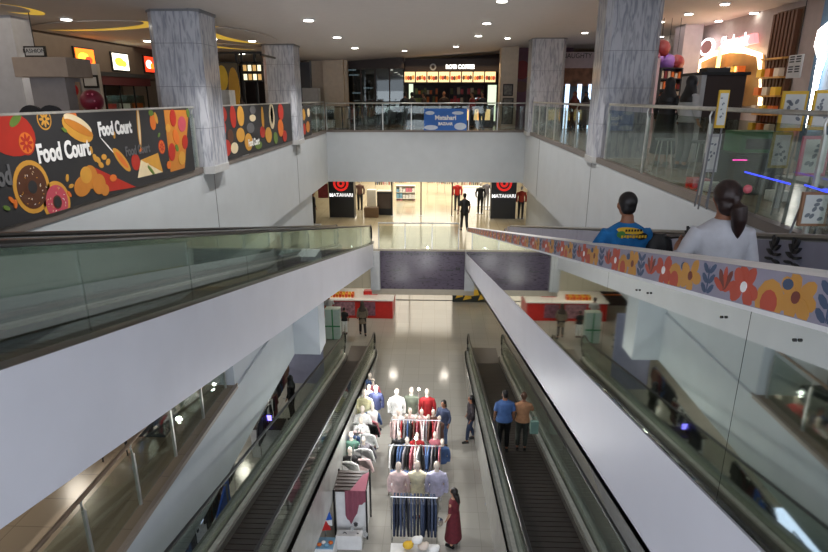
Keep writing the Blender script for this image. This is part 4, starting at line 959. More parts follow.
def store_mann(px, py, Y, gm, label, tr):
    p = at(px, py, Y=Y); t = thing('mannequin', label, 'mannequin', (p.x, Y, Z1), PI, 'mannequins inside the store'); 
    m = MB(); m.loft([(0, 0, .85, .16, .11), (0, 0, 1.1, .14, .1), (0, 0, 1.33, .18, .11), (0, 0, 1.4, .06, .05)], 12)
    for s in (-1, 1): m.tube([(s*.17, 0, 1.33), (s*.24, 0, 1.1), (s*.22, .05, .85)], [.055, .05, .04], 8)
    m.build('garment', gm, t); MB().ball((0, 0, 1.55), .07, .085, .1).build('head', MANN, t)
    m = MB()
    for s in (-1, 1): m.tube([(s*.08, 0, .9), (s*.09, 0, .45), (s*.09, 0, .03)], [.09, .065, .05], 8)
    m.build('trousers', tr, t); MB().loft([(0, 0, 0, .2, .2), (0, 0, .02, .2, .2)], 14).build('base', CHROME, t)
store_mann(457, 205, 31, RED, 'mannequin in red top by the right of the store entrance', CHAR)
store_mann(480, 208, 30.2, DARK, 'black dressed mannequin left of the right black pillar', DARK)
store_mann(486, 205, 31.4, C('grey', (130, 126, 130)), 'grey dressed mannequin behind the black dressed one', PALE)
store_mann(521, 205, 29.0, C('redorange', (196, 70, 50)), 'orange red dressed mannequin right of the right black pillar', DARK)
store_mann(360, 200, 31.0, C('brownish', (110, 78, 66)), 'brown dressed mannequin right of left black pillar', CHAR)
i = 0
for (px, Y, c) in ((384, 36, 3), (402, 37, 1), (436, 37, 5), (446, 36.5, 0), (470, 36, 6)):
    p = at(px, 190, Y=Y); t = rack(('far left', 'left centre', 'centre', 'right centre', 'far right')[i]+' garment rail deep inside the bright store', p.x-.55, p.x+.55, Y, 1.3); t.location.z = Z1; i += 1
    for k in range(9): dup(protos[(c+k) % 8], (p.x-.5+k*.12, Y, Z1+1.28), 0, names[(c+k) % 8]+' top on a rail deep inside the store', 'tops inside the store')
# ------------------------------------------------------------------ cafe and shops on the upper back gallery
YS = 30.2
t = thing('cafe_bulkhead', 'dark brown cafe bulkhead with a row of lit menu photos and white sign', 'shop front', (0, 0, 0))
x0, z0, x1, z1 = fr(405, 56, 499, 72, YS)
MB().box(x0, YS, z0, x1, YS+.6, 3.2).build('bulkhead', BROWN, t)
r = fr(404, 71, 496, 83, YS); MB().box(r[0], YS-.06, r[1], r[2], YS, r[3]).build('menu_board', BROWN, t)
n = 8; q = random.Random(9); wd = (r[2]-r[0])/n
MF = [emit('menu_cream', (255, 226, 170), .95), emit('menu_orange', (216, 140, 70), .8), emit('menu_red', (180, 70, 50), .7), emit('menu_brown', (100, 70, 50), .4)]
for k in range(n):
    a = r[0]+k*wd; m = MB(MQ); m.box(a+.03, r[1]+.04, 0, a+wd-.03, r[3]-.04, .01, 0)
    for j in range(4): m.ell(a+wd*(.2+.2*j), r[1]+.22+.05*q.random(), .07, .11, .01, .016+.001*j, 1+(j+k) % 3, 10)
    m.build('menu_photo', MF, t, loc=(0, YS-.06, 0))
p = at(458, 67, Y=YS); text('ROTI COFFEE', .26, emit('sign_white', (255, 252, 244), 3.2), t, (p.x+.1, YS-.03, p.z), (PI/2, 0, 0), bold=.008, sx=.9)
m = MB(MQ); p = at(433, 67, Y=YS); m.ell(p.x, p.z, .16, .16, 0, .02, 0, 18); m.ell(p.x, p.z, .09, .09, .02, .025, 1, 14); m.build('round_logo', [PALE, BROWN], t, loc=(0, YS, 0))
# counter
r = fr(408, 108, 498, 124, 28.6)
t = thing('cafe_counter', 'dark cafe counter with lit pastry case behind the blue banner', 'counter', (0, 28.4, 0))
MB().box(r[0], 0, .02, 2.7, .7, 1.0).build('cabinet', BROWN, t, bevel=.01); MB().box(r[0]-.03, -.03, 1.0, 2.72, .73, 1.04).build('top', CHAR, t)
for k in range(3): MB().box(.95+k*.5, -.02, .35, 1.52+k*.5, -.005, .85).build('pastry_case', emit('pastry_glow', (255, 220, 150), .7), t)
shelf_unit('back shelves with cups and jars in the cafe, left', fr(412, 86, 438, 103, 31.6), 31.6, [mat('jar_olive', (110, 108, 60), .5), BROWN, CREAM, ORG], 2, 9, mt=BROWN)
shelf_unit('back shelves with cups and jars in the cafe, right', fr(450, 86, 484, 103, 31.6), 31.6, [mat('jar_olive', (110, 108, 60), .5), BROWN, CREAM, RED], 2, 10, mt=BROWN)
r = fr(487, 84, 497, 102, 31.2); t = thing('drinks_fridge', 'lit drinks fridge at the right end of the cafe', 'fridge', ((r[0]+r[2])/2, 31.2, 0)); w = (r[2]-r[0])/2
MB().box(-w, 0, 0, w, .6, r[3]).build('cabinet', CHAR, t); MB().box(-w+.04, -.02, .2, w-.04, 0, r[3]-.05).build('lit_door', emit('fridge_light', (225, 240, 210), 1.1), t)
r = fr(409, 84, 413, 100, 31.2); t = thing('glowing_sign', 'narrow lit panel at the left end of the cafe', 'panel', (r[0], 31.2, 0)); MB().box(0, 0, 0, r[2]-r[0], .1, r[3]).build('panel', emit('fridge_light', (225, 240, 210), 1.1), t)
tag(MB().box(-.14, -.1, 0, .14, .1, .32).box(-.1, -.11, .2, .1, -.1, .28, 1).build('coffee_machine', [CHROME, RED], loc=(at(478, 95, Y=28.9).x, 28.7, 1.04)), 'silver and red coffee machine on the cafe counter', 'machine')
person('barista in dark apron behind the cafe counter', (at(444, 95, Y=29.6).x, 29.6, .01), PI, 1.65, top=BROWN, bottom=DARK, sleeve=.5, vox=.02)
for i, px in enumerate((405, 412, 424, 472, 482)):
    person(('person in black seated left behind the railing', 'person in grey near the cafe left', 'person in dark clothes in front of the cafe', 'person in dark red beside coffee machine', 'person in black by the fridge')[i] if i != 0 else 'person in black at the left end of the cafe', (at(px, 110, Y=27.3+.25*(i % 2)).x, 27.3+.25*(i % 2), .01), R(40*i), 1.6, top=(DARK, CHAR, BROWN, DRED, DARK)[i], bottom=DARK, sleeve=.9, vox=.022)
# blue banner on the railing
r = fr(424, 109, 467, 130, YB)
t = thing('blue_banner', 'blue banner with white lettering tied to the railing before the cafe', 'banner', ((r[0]+r[2])/2, YB, 0)); w = (r[2]-r[0])/2
m = MB(MQ); m.box(-w, .02, .0, w, .93, .012, 0); m.ell(-w+.3, .15, .3, .1, .012, .016, 1, 14); m.ell(w-.28, .2, .26, .15, .012, .016, 1, 14); m.ell(-w+.25, .75, .2, .08, .012, .016, 1, 12); m.ell(w-.4, .75, .25, .07, .012, .016, 1, 12)
m.build('sheet', [mat('banner_blue', (40, 104, 190), .5, noise=.15, scale=2), mat('banner_white', (206, 218, 232), .5)], t, loc=(0, 0, 0))
text('Matahari', .26, WHT, t, (0, -.02, .55), (PI/2, 0, 0), bold=.01, ext=.002); text('BAZAAR', .16, WHT, t, (0, -.02, .3), (PI/2, 0, 0), bold=.01, ext=.002)
# dark glass store to the left of the cafe, with an escalator inside
r = fr(347, 57, 404, 130, 29.2)
t = thing('glass_shopfront', 'dark glass shop front left of the cafe with an escalator behind', 'shop front', (0, 29.2, 0))
for k in range(4):
    a = r[0]+(r[2]-r[0])*k/4; b = r[0]+(r[2]-r[0])*(k+1)/4
    MB().box(a+.03, -.01, .1, b-.03, .01, 2.7).build('glass_pane', DGLASS, t)
    MB().box(a-.03, -.04, 0, a+.03, .04, 2.8).build('mullion', BROWN, t)
MB().box(r[0], -.05, 2.7, r[2], .05, 3.2).build('head_rail', BROWN, t)
t = thing('escalator', 'dark escalator rising to the right behind the glass shop front', 'escalator', (-3.6, 30.6, 0))
MB(MQ).poly([(-1.0, 0), (-.4, 0), (1.9, 1.6), (1.9, 2.0), (-1.0, .35)], -.5, .0).build('truss', GREY, t); MB().tube([(-1.0, 0, 1.2), (-.4, 0, 1.25), (1.9, 0, 2.85)], .05, 6).build('handrail', DARK, t)
MB(MQ).poly([(-1.0, .35), (1.9, 2.0), (1.9, 2.8), (-.4, 1.22), (-1, 1.15)], -.01, .01).build('balustrade', DGLASS, t)
m = None
for i, (px, py) in enumerate(((351, 70), (354, 75), (381, 66), (388, 68), (357, 93), (368, 88))):
    p = at(px, py, Y=31.5); tag(MB().box(-.25, -.04, -.03, .25, .04, .03).build('strip_light', emit('strip_white', (225, 235, 255), 2.5), loc=(p.x, 31.5, p.z)), 'white strip light inside the dark glass shop', 'strip light', 'strip lights in the dark shop')
# cream walls left of it
r = fr(309, 56, 348, 130, 28.2); struct('wall_back_left', MB().box(r[0]-.1, 28.2, 0, r[2], 28.5, 3.2), CREAM)
r = fr(324, 56, 344, 123, 27.9); struct('wall_back_pier', MB().box(r[0], 27.8, 0, r[2], 28.3, 3.2), mat('pier_cream', (214, 198, 176), .6))
r = fr(299, 62, 310, 88, 28.1); struct('door_1', MB().box(r[0], 28.1, 0, r[2], 28.2, r[3]).box(r[0]-.06, 28.08, 0, r[0], 28.2, r[3]+.08, 1).box(r[2], 28.08, 0, r[2]+.06, 28.2, r[3]+.08, 1), [mat('door_navy', (40, 46, 58), .3), GREY])
r = fr(303, 88, 319, 128, 26.8); sbox('pale_locker', 'pale grey locker behind the far left marble column', 'locker', (r[0], .02, r[2], r[3]), 26.8, .5, PALE)
def bistro(px, Y, label):
    p = at(px, 110, Y=Y); t = thing('bistro_table', label, 'table', (p.x, Y, .01)); MB().loft([(0, 0, .95, .35, .35), (0, 0, .99, .35, .35)], 18).build('table_top', BROWN, t); MB().tube([(0, 0, 0), (0, 0, .95)], .03, 8).build('pole', DARK, t); MB().loft([(0, 0, 0, .22, .22), (0, 0, .02, .22, .22)], 14).build('base', DARK, t)
bistro(342, 26.6, 'high round table in front of the cream wall'); bistro(381, 26.8, 'high round table in front of the dark glass shop')
ch0 = chair('dark chair left of the first high table', (at(330, 110, Y=26.7).x, 26.7, .01), R(20), DARK)
for i, px in enumerate((352, 372, 392)): dup(ch0, (at(px, 110, Y=26.8).x, 26.8, .01), R(90*i), 'dark chair '+('right of the first high table', 'left of the second high table', 'right of the second high table')[i])
# cream column and posters right of the cafe
r = fr(500, 50, 517, 130, 28.0); struct('wall_cafe_pier', MB().box(r[0], 28, 0, r[2], 28.8, zc(3.6)), CREAM)
for i, (a, b, c, d) in enumerate(((503, 84, 513, 96), (502, 98, 513, 124))):
    r = fr(a, b, c, d, 27.97); t = thing('framed_poster', ('small framed poster high on the cream pier', 'tall framed poster low on the cream pier')[i], 'poster', ((r[0]+r[2])/2, 27.97, r[1])); w = (r[2]-r[0])/2
    MB().box(-w, -.03, 0, w, .03, r[3]-r[1]).build('frame', DARK, t); MB().box(-w+.05, -.035, .05, w-.05, -.03, r[3]-r[1]-.05).build('print', mat('print_grey', (120, 116, 108), .5, noise=.5, scale=9), t)
r = fr(517, 50, 545, 130, 29.0); struct('wall_back_right', MB().box(r[0], 29, 0, r[2]+1.2, 29.2, 3.6), mat('wine_shop_wall', (104, 70, 84), .6))
t = thing('shop_sign', 'wine red round sign beside the far right marble column', 'sign', (at(522, 70, Y=28.9).x, 28.9, at(522, 70, Y=28.9).z)); MB(MQ).ell(0, 0, .35, .42, 0, .05, 0, 20).build('disc', DRED, t); MB(MQ).ell(0, -.75, .3, .25, 0, .05, 0, 20).build('lower_disc', mat('disc_brown', (110, 74, 60), .5), t)
# shop between the right marble columns
YR = 27.5
t = thing('fashion_shop', 'fashion shop with pale sign band and lit displays between the right marble columns', 'shop front', (0, YR, 0))
r = fr(562, 52, 592, 68, YR); MB().box(r[0]-.4, 0, r[1], r[2]+.6, .3, r[3]).build('sign_band', mat('band_pinkish', (186, 172, 180), .5), t)
p = at(577, 56, Y=YR); text('NAUGHTY', .3, CHAR, t, (p.x, -.02, p.z), (PI/2, 0, 0), sx=.9)
r2 = fr(562, 68, 592, 86, YR); MB().box(r2[0]-.4, .1, r2[1], r2[2]+.6, .3, r2[3]).build('poster_row', mat('poster_row', (124, 84, 62), .5, noise=.6, scale=3), t)
r3 = fr(562, 86, 592, 125, YR)
for k, px in enumerate((567, 579, 590)):
    p = at(px, 100, Y=YR); MB().box(p.x-.09, .05, 0, p.x+.09, .1, 1.95).build('light_strip', emit('cool_glow', (200, 225, 255), 2), t)
MB().box(r3[0]-.4, .9, 0, r3[2]+.8, 1.0, 2.2).build('inner_wall', CHAR, t)
struct('wall_right_shop_end', MB().box(at(592, 60, Y=YR).x+.3, YR, 0, 12, YR+.2, 3.7), mat('mauve_wall', (132, 116, 140), .6))
for i, (px, c) in enumerate(((573, C('brownish', (110, 78, 66))), (584, C('grey', (130, 126, 130))))):
    p = at(px, 110, Y=26.6); person(('person in brown dress behind the right far railing', 'person in grey dress beside the person in brown')[i], (p.x, 26.4, .01), R(150), 1.6, dress=c, hair='hijab', scarf=(C('dustyred', (130, 70, 66)), CHAR)[i], sleeve=.9, vox=.02)
r = fr(552, 96, 560, 125, 27); 
t = thing('dark_stand', 'dark stand with a small amber lamp between the right columns', 'stand', (at(555, 110, Y=26.2).x, 26.2, .01)); MB().box(-.2, -.2, 0, .2, .2, 1.15).build('cabinet', DARK, t); MB().box(-.14, -.21, .7, .14, -.2, .85).build('lamp', emit('amber', (255, 190, 70), 2.5), t)
# ------------------------------------------------------------------ right gallery: arch shop on the wall X = 8.7
XW = 8.68
RX = Matrix(((0, 0, -1, 0), (1, 0, 0, 0), (0, 1, 0, 0), (0, 0, 0, 1)))      # (u=Y, v=Z), w towards -X
def spt(px, py, X=XW): p = at(px, py, X=X); return (p.y, p.z)
t = thing('arch_shop', 'shop with glowing white arch and bright curved sign on the right gallery wall', 'shop front', (XW, 0, 0))
arch = [spt(766, 106), spt(765, 55), spt(750, 50.5), spt(735, 50), spt(718, 54), spt(703, 62), spt(702.5, 106)]
inner = MB(RX); inner.poly(arch, .0, .02); inner.build('doorway', mat('arch_inside', (150, 112, 62), .6, noise=.2, scale=2), t)
for sgn in (0,):
    MB().tube([(-.14, u, v) for u, v in arch], .075, 8).build('arch_light', emit('arch_glow', (255, 225, 180), 4), t)
# sign
m = MB(RX); a = [spt(706, 56), spt(706, 48), spt(724, 42), spt(760, 33), spt(761, 43), spt(735, 49)]
m.poly(a, .05, .16); m.build('sign_cloud', emit('sign_neon', (255, 170, 175), .8), t)
m = MB(RX); c = spt(713, 47); m.ell(c[0], c[1], .5, .26, .16, .2, 0, 24); m.ell(c[0], c[1], .38, .2, .2, .21, 1, 24); m.build('round_emblem', [emit('sign_letters', (255, 255, 255), 3), mat('emblem_pink', (200, 150, 150), .5)], t)
c = spt(740, 42); text('Shylook', .5, emit('sign_letters', (255, 255, 255), 3), t, (-.18, c[0], c[1]), (PI/2, 0, -PI/2), bold=.01)
y0, z0, y1, z1 = sr(720, 70, 762, 100, XW-.1)
for k in range(4): MB().box(-.35, y1+.95, .5+k*.5, -.05, y0-.3, .53+k*.5).build('shelf', mat('shelf_wood', (190, 140, 70), .5), t)
for k in range(4):
    for j in range(7): MB().box(-.3, y1+1.0+j*.26, .53+k*.5, -.1, y1+1.18+j*.26, .53+k*.5+.2).build('jar', (YEL, CREAM, BROWN, ORG)[(j+k) % 4], t)
for (px, py) in ((728, 58), (745, 78)): c = spt(px, py); MB().box(-.3, c[0]-.05, c[1]-.3, -.22, c[0]+.05, c[1]+.3).build('glow_tube', emit('warm_glow', (255, 200, 110), 4), t)
l = bpy.data.lights.new('arch', 'POINT'); l.energy = 22; l.color = (1, .75, .45); l.shadow_soft_size = .3; o = bpy.data.objects.new('arch_light_source', l); COL.objects.link(o); o.location = (XW-.9, sum(q[0] for q in arch)/7, 2.0)
# wooden slat wall
t = thing('slat_screen', 'wooden slat screen with shelves right of the glowing arch', 'screen', (XW, 0, 0))
ya, yb = spt(796, 60)[0], spt(771, 60)[0]
MB().box(-.03, ya, .0, .0, yb, 3.45).build('backing', mat('slat_back', (96, 74, 56), .6), t)
n = 7
for k in range(n): y = ya+(yb-ya)*(k+.3)/n; MB().box(-.14, y, 0, -.03, y+.09, 3.4).build('slat', mat('slat_brown', (92, 56, 34), .55), t)
for k in range(5): MB().box(-.3, ya+.05, .5+k*.45, -.1, yb-.05, .54+k*.45).build('shelf', mat('shelf_wood', (190, 140, 70), .5), t)
for k in range(4):
    for j in range(3): MB().box(-.28, ya+.15+j*.4, .54+k*.45, -.14, ya+.38+j*.4, .54+k*.45+.2).build('jar', (CREAM, ORG, YEL)[(j+k) % 3], t)
y0, z0, y1, z1 = sr(788, 55, 802, 78, 7.6); t = thing('menu_card', 'white rounded menu card hanging before the wooden slats', 'sign', (7.6, (y0+y1)/2, z0)); hw = (y0-y1)/2
MB().box(-.015, -hw, 0, .015, hw, z1-z0).build('board', WHT, t, bevel=.01)
m = MB()
for a in (-.5, .4):
    for b in (.25, .68):
        for j in range(3): m.box(-.02, hw*a-.07, (z1-z0)*b+j*.05, -.015, hw*a+.09, (z1-z0)*b+j*.05+.025)
m.build('print', CHAR, t); MB().tube([(0, 0, z1-z0), (0, 0, 3.5-z0)], .008, 5).build('cord', DARK, t)
# curved neon on the teal wall
XN = 8.1
t = thing('neon_sign', 'tall white neon curve on the teal wall at the right edge', 'sign', (XN, 0, 0))
pts = [at(px, py, X=XN) for px, py in ((832, 24), (822, 32), (819, 45), (822, 58), (818, 72), (815, 88), (812, 104), (810, 118), (808, 128))]
MB().tube([(0, p.y, p.z) for p in pts], [.08, .09, .09, .08, .06, .05, .05, .05, .05], 8).build('tube', NEON, t)
# kiosk, balloons and pale pier
r = fr(700, 72, 745, 104, 13.2)
t = thing('dark_kiosk', 'dark brown boxy kiosk with pale side in the right gallery aisle', 'kiosk', ((r[0]+r[2])/2, 13.2, 0)); w = (r[2]-r[0])/2
MB().box(-w+.1, 0, .02, w, 1.0, r[3]-.06).build('body', BROWN, t, bevel=.01); MB().box(-w, -.02, .02, -w+.1, 1.02, r[3]-.06).build('side_panel', PALE, t); MB().box(-w-.03, -.05, r[3]-.06, w+.05, 1.05, r[3]).build('top', DARK, t)
MB().box(-.25, .3, r[3], .25, .7, r[3]+.1).build('roof_unit', CHAR, t)
struct('wall_pale_pier', MB().box(at(680, 70, Y=20).x, 20, 0, at(698, 70, Y=20).x, 20.8, zc(4)), mat('pier_pale', (186, 178, 186), .6))
r = fr(649, 58, 658, 104, 17); t = thing('pink_panel', 'pale pink upright panel right of the wide marble column', 'panel', ((r[0]+r[2])/2, 17, 0)); MB().box(r[0]-(r[0]+r[2])/2, 0, 0, (r[2]-r[0])/2, .08, r[3]).build('panel', mat('soft_pink', (214, 186, 190), .5), t)
for i, (px, py, rr_, c) in enumerate(((661, 49, .27, DRED), (655, 55, .22, MAUVE), (667, 63, .26, mat('violet', (110, 70, 140), .4)), (676, 63, .24, DRED), (659, 60, .2, mat('violet', (110, 70, 140), .4)))):
    p = at(px, py, Y=18.5); t = thing('paper_ball', ('dark red honeycomb ball, highest of the hanging cluster', 'mauve honeycomb ball at the left of the cluster', 'violet honeycomb ball in the middle of the cluster', 'dark red honeycomb ball at the right of the cluster', 'small violet honeycomb ball low in the cluster')[i], 'decoration', p, 0, 'honeycomb balls hanging in the right gallery')
    MB().ball((0, 0, 0), rr_, n=10, k=7).build('ball', c, t); MB().tube([(0, 0, rr_), (0, 0, zc(4)-p.z)], .006, 4).build('string', DARK, t)
shelf_unit('shelf of small goods behind the women in black headscarves', fr(660, 68, 681, 100, 18), 18, [CREAM, ORG, WHT, DRED], 3, 6, mt=CHAR)
# displays near the right railing
def placard(label, px0, py0, px1, py1, Y, board, frame, lean=0.0, z=None):
    x0, z0, x1, z1 = fr(px0, py0, px1, py1, Y); w = (x1-x0)/2; H = z1-z0
    t = thing('display_board', label, 'board', ((x0+x1)/2, Y, z0))
    MB().box(-w, -.01, 0, w, .02, H).build('frame', frame, t, rot=(lean, 0, 0)); m = MB(MQ); m.box(-w*.8, H*.08, .01, w*.8, H*.92, .016, 1); q = random.Random(int(px0))
    for j in range(7): m.ell(q.uniform(-.5, .5)*w, H*(.2+.6*q.random()), w*.22, w*.14, .017, .019, 0, 9, q.random()*3)
    m.build('print', [mat('sketch_grey', (120, 126, 132), .5), board], t, rot=(lean, 0, 0))
    for s in (-1, 1): MB().tube([(s*w*.9, .03, H*.5), (s*w*.9, .12, -z0+.01)], .012, 6).build('leg', GREY, t)
    return t
PW = mat('paper_white', (214, 216, 210), .5)
placard('slim white board with yellow edge standing at the right railing', 717, 90, 727, 128, 7.4, PW, YEL)
placard('white board behind the glass below the slim yellow edged board', 706, 134, 719, 172, 7.6, PW, PALE)
placard('yellow framed drawing board, upper left one behind right railing', 780, 91, 805, 131, 7.2, PW, YEL)
placard('yellow framed drawing board at the right edge of the photo', 812, 90, 830, 130, 6.6, PW, YEL)
placard('small yellow framed board below the railing, left of the pink one', 771, 132, 790, 168, 7.0, PW, mat('dull_yellow', (180, 160, 70), .5))
placard('pink framed drawing board leaning behind right glass', 800, 136, 828, 176, 6.4, PW, PINK)
placard('tan framed drawing board low at the right edge', 800, 192, 828, 226, 5.9, PW, mat('tan_frame', (150, 110, 80), .5))
t = thing('display_table', 'low white play table with blue light edge on the right gallery', 'table', (5.0, 7.2, 0.01))
MB().box(-.6, -.5, .38, .6, .5, .42).build('table_top', GREY, t)
MB().box(-.62, -.52, .37, .62, -.5, .4).build('light_edge', emit('led_blue', (60, 80, 255), 1.3), t)
for a in (-1, 1):
    for b in (-1, 1): MB().box(a*.55-.03, b*.45-.03, 0, a*.55+.03, b*.45+.03, .38).build('leg', WHT, t)
a = at(745, 172, Y=6.9); b = at(790, 184, Y=6.0); tag(MB().tube([(0, 0, 0), (b.x-a.x, b.y-a.y, b.z-a.z)], .009, 6).build('light_strip', emit('led_blue', (60, 80, 255), 1.3), loc=a), 'long blue light strip on the display behind the right glass', 'light strip')
a = at(805, 185, Y=6.0); b = at(827, 192, Y=5.6); tag(MB().tube([(0, 0, 0), (b.x-a.x, b.y-a.y, b.z-a.z)], .009, 6).build('light_strip', emit('led_blue', (60, 80, 255), 1.3), loc=a), 'short blue light strip near the right edge', 'light strip')
a = at(733, 160, Y=7.8); b = at(747, 160, Y=7.8); tag(MB().tube([(0, 0, 0), (b.x-a.x, 0, 0)], .009, 6).build('light_strip', emit('led_pink', (255, 70, 190), 2), loc=a), 'pink light strip left of the blue ones', 'light strip')
tag(MB().box(-.3, -.25, 0, .3, .25, .3).box(-.22, -.26, .05, .22, -.25, .2, 1).build('game_machine', [mat('play_green', (50, 110, 66), .5), DARK], loc=(at(752, 145, Y=9).x, 9.0, .62)), 'green game cabinet top behind the right railing', 'machine')
t = thing('cabinet_base', 'dark base cabinet under the green game cabinet', 'cabinet', (at(752, 145, Y=9).x, 9.0, .01)); MB().box(-.35, -.3, 0, .35, .3, .6).build('carcass', CHAR, t)
for i, (px, py, c) in enumerate(((700, 179, PINK), (695, 178, RED), (776, 192, WHT), (712, 183, WHT))):
    p = at(px, py+8, Z=.02); tag(MB().box(-.12, -.1, 0, .12, .1, .14).build('gift_box', c, bevel=.01, loc=(max(p.x, 4.05), p.y, .015)), ('pink', 'red', 'large white', 'small white')[i]+' box on the floor behind the right glass', 'box')
for i, (px, py) in enumerate(((640, 125), (661, 128), (676, 140))):
    p = at(px, py, Y=12.3); t = thing('cafe_stool', ('grey metal stool nearest the wide marble column', 'grey metal stool in the middle of the three by the right railing', 'grey metal stool below the women in headscarves')[i], 'stool', (p.x+.2, 11.4-.6*i, .01)); MB().loft([(0, 0, .6, .18, .18), (0, 0, .64, .18, .18)], 16).build('seat', GREY, t)
    for k in range(4): a = PI/4+k*PI/2; MB().tube([(.12*math.cos(a), .12*math.sin(a), .6), (.2*math.cos(a), .2*math.sin(a), 0)], .012, 6).build('leg', STEEL, t)
t = thing('security_camera', 'small black camera hanging from the right ceiling', 'camera', (at(751, 22, Z=zc(4)).x, at(751, 22, Z=zc(4)).y, zc(4))); MB().tube([(0, 0, 0), (0, 0, -.12)], .02, 6).build('stem', DARK, t); MB().ball((0, 0, -.16), .07).build('dome', DARK, t)
# ------------------------------------------------------------------ left food court
XF = -10.0
def lit_menu(px0, py0, px1, py1, label, cs):
    y0, z0, y1, z1 = sr(px0, py0, px1, py1, XF); t = thing('menu_screen', label, 'screen', (XF, (y0+y1)/2, z0)); hw = (y1-y0)/2; H = z1-z0
    MB().box(-.15, -hw-.05, -.04, -.0, hw+.05, H+.04).build('casing', DARK, t)
    m = MB(BM); m.box(-hw, 0, 0, hw, H, .015, 0); m.ell(-.1, H*.5, hw*.6, H*.28, .015, .02, 1, 16); m.ell(hw*.3, H*.4, hw*.4, H*.2, .02, .024, 2, 14)
    m.build('lit_picture', cs, t)
eo, ey, ew, er = emit('e_orange', (255, 120, 30), 2.2), emit('e_yellow', (255, 210, 60), 2.2), emit('e_white', (255, 250, 230), 2.4), emit('e_red', (240, 60, 30), 1.8)
lit_menu(76, 49, 94, 67, 'orange lit menu screen, leftmost over the food court stalls', [eo, ey, er])
lit_menu(113, 54, 128, 70, 'yellow and white lit menu screen over the food court stalls', [ew, ey, ey])
lit_menu(145, 57, 155, 72, 'red lit menu screen beside near left marble column', [er, ew, eo])
t = thing('food_stall', 'dark food stall with red canopy band and glass cases at left', 'stall', (XF, 18.3, 0))
MB().box(-.8, -2.2, 0, 0, 2.2, 1.0).build('counter', CHAR, t); MB().box(-.9, -2.3, 1.75, .1, 2.3, 2.0).build('canopy', mat('canopy_wine', (72, 20, 24), .6), t); MB().box(-.9, -2.3, 2.0, .12, 2.3, 2.12).build('top_rail', CHAR, t)
MB().box(-1.0, -2.3, 0, -.9, 2.3, 2.6).build('back_wall', mat('stall_back', (104, 92, 80), .6), t)
for k in range(5): MB().box(-.5, -2.1+k*.85, 1.0, -.05, -1.4+k*.85, 1.45).build('glass_case', glass('case_glass', (220, 230, 225), .2), t); MB().box(-.45, -2.05+k*.85, 1.0, -.1, -1.45+k*.85, 1.2).build('food', (CREAM, GREEN, RED, WHT, ORG)[k], t)
for k in range(6): MB().box(-.02, -2.25+k*.88, 1.0, .02, -2.21+k*.88, 2.0).build('post', DARK, t)
struct('wall_left_bulkhead', MB().box(-12, 12.5, 2.0, XF-.05, 24, 3.0), mat('stall_back', (104, 92, 80), .6))
r = fr(13, 57, 67, 77, 11.0); t = thing('kiosk_canopy', 'pale beige fascia board of a kiosk on a column, upper left', 'kiosk', ((r[0]+r[2])/2, 11.0, 0)); w = (r[2]-r[0])/2
MB().box(-w, 0, r[1], w, .8, r[3]).build('fascia', mat('kiosk_beige', (168, 152, 138), .6), t, bevel=.01)
r = fr(33, 77, 68, 118, 11.2); MB().box(r[0]-(at(40, 67, Y=11).x), .2, 0, r[2]-(at(40, 67, Y=11).x), .7, at(50, 77, Y=11).z).build('body', mat('kiosk_grey', (150, 146, 146), .6), t)
r = fr(-15, 40, 22, 118, 12.5); struct('wall_left_white_pier', MB().box(r[0], 12.5, 0, r[2], 13.1, 3), mat('pier_white', (190, 192, 198), .6))
r = fr(24, 46, 45, 57, 12); t = thing('framed_sign', 'dark framed sign with pale lettering above the beige kiosk', 'sign', ((r[0]+r[2])/2, 12, r[1])); w = (r[2]-r[0])/2
MB().box(-w, 0, 0, w, .05, r[3]-r[1]).build('frame', DARK, t); MB().box(-w+.03, -.005, .03, w-.03, 0, r[3]-r[1]-.03).build('panel', PALE, t); text('FASHION', .11, CHAR, t, (0, -.01, (r[3]-r[1])*.55), (PI/2, 0, 0)); MB().tube([(0, .03, r[3]-r[1]), (0, .03, 3-r[1])], .01, 5).build('hanger', DARK, t)
r = fr(69, 82, 81, 112, 11.5); t = thing('food_poster', 'tall food poster with red and cream pictures right of the beige kiosk', 'poster', ((r[0]+r[2])/2, 11.5, 0)); w = (r[2]-r[0])/2
MB().box(-w, 0, .1, w, .04, r[3]).build('panel', mat('poster_tan', (170, 140, 110), .5), t)
m = MB(MQ)
for j in range(4): m.ell((-1)**j*w*.2, r[3]-.15-.24*j, w*.6, .1, 0, .01, j % 3, 14)
m.build('food_pictures', [RED, CREAM, ORG], t); MB().box(-w, -.1, 0, w, .14, .1).build('foot', DARK, t)
r = fr(83, 75, 98, 88, 15); t = thing('framed_picture', 'small dark framed picture on the stall side, upper left', 'picture', ((r[0]+r[2])/2, 15, r[1])); w = (r[2]-r[0])/2; MB().box(-w, 0, 0, w, .04, r[3]-r[1]).build('frame', DARK, t); MB().box(-w*.8, -.01, .05, w*.8, 0, r[3]-r[1]-.05).build('picture', PALE, t)
struct('wall_stall_side', MB().box(at(66, 90, Y=15.1).x, 15.06, 0, at(101, 90, Y=15.1).x, 15.2, 2.2), mat('stall_side_grey', (170, 168, 166), .6))
p = at(92, 101, Y=10.2); t = thing('dotted_ball', 'magenta ball with pale dots standing behind the banner', 'decoration', (p.x, 10.2, 0)); MB().tube([(0, 0, 0), (0, 0, p.z-.15)], .02, 6).build('pole', DARK, t)
MB().ball((0, 0, p.z), .19).build('ball', mat('magenta_deep', (130, 24, 50), .4), t)
for k in range(9): a = k*.7; MB().ball((.15*math.cos(a)*math.sin(k+1.), -.14, p.z+.12*math.sin(a*1.7)), .018, n=6, k=4).build('dot', PINK, t)
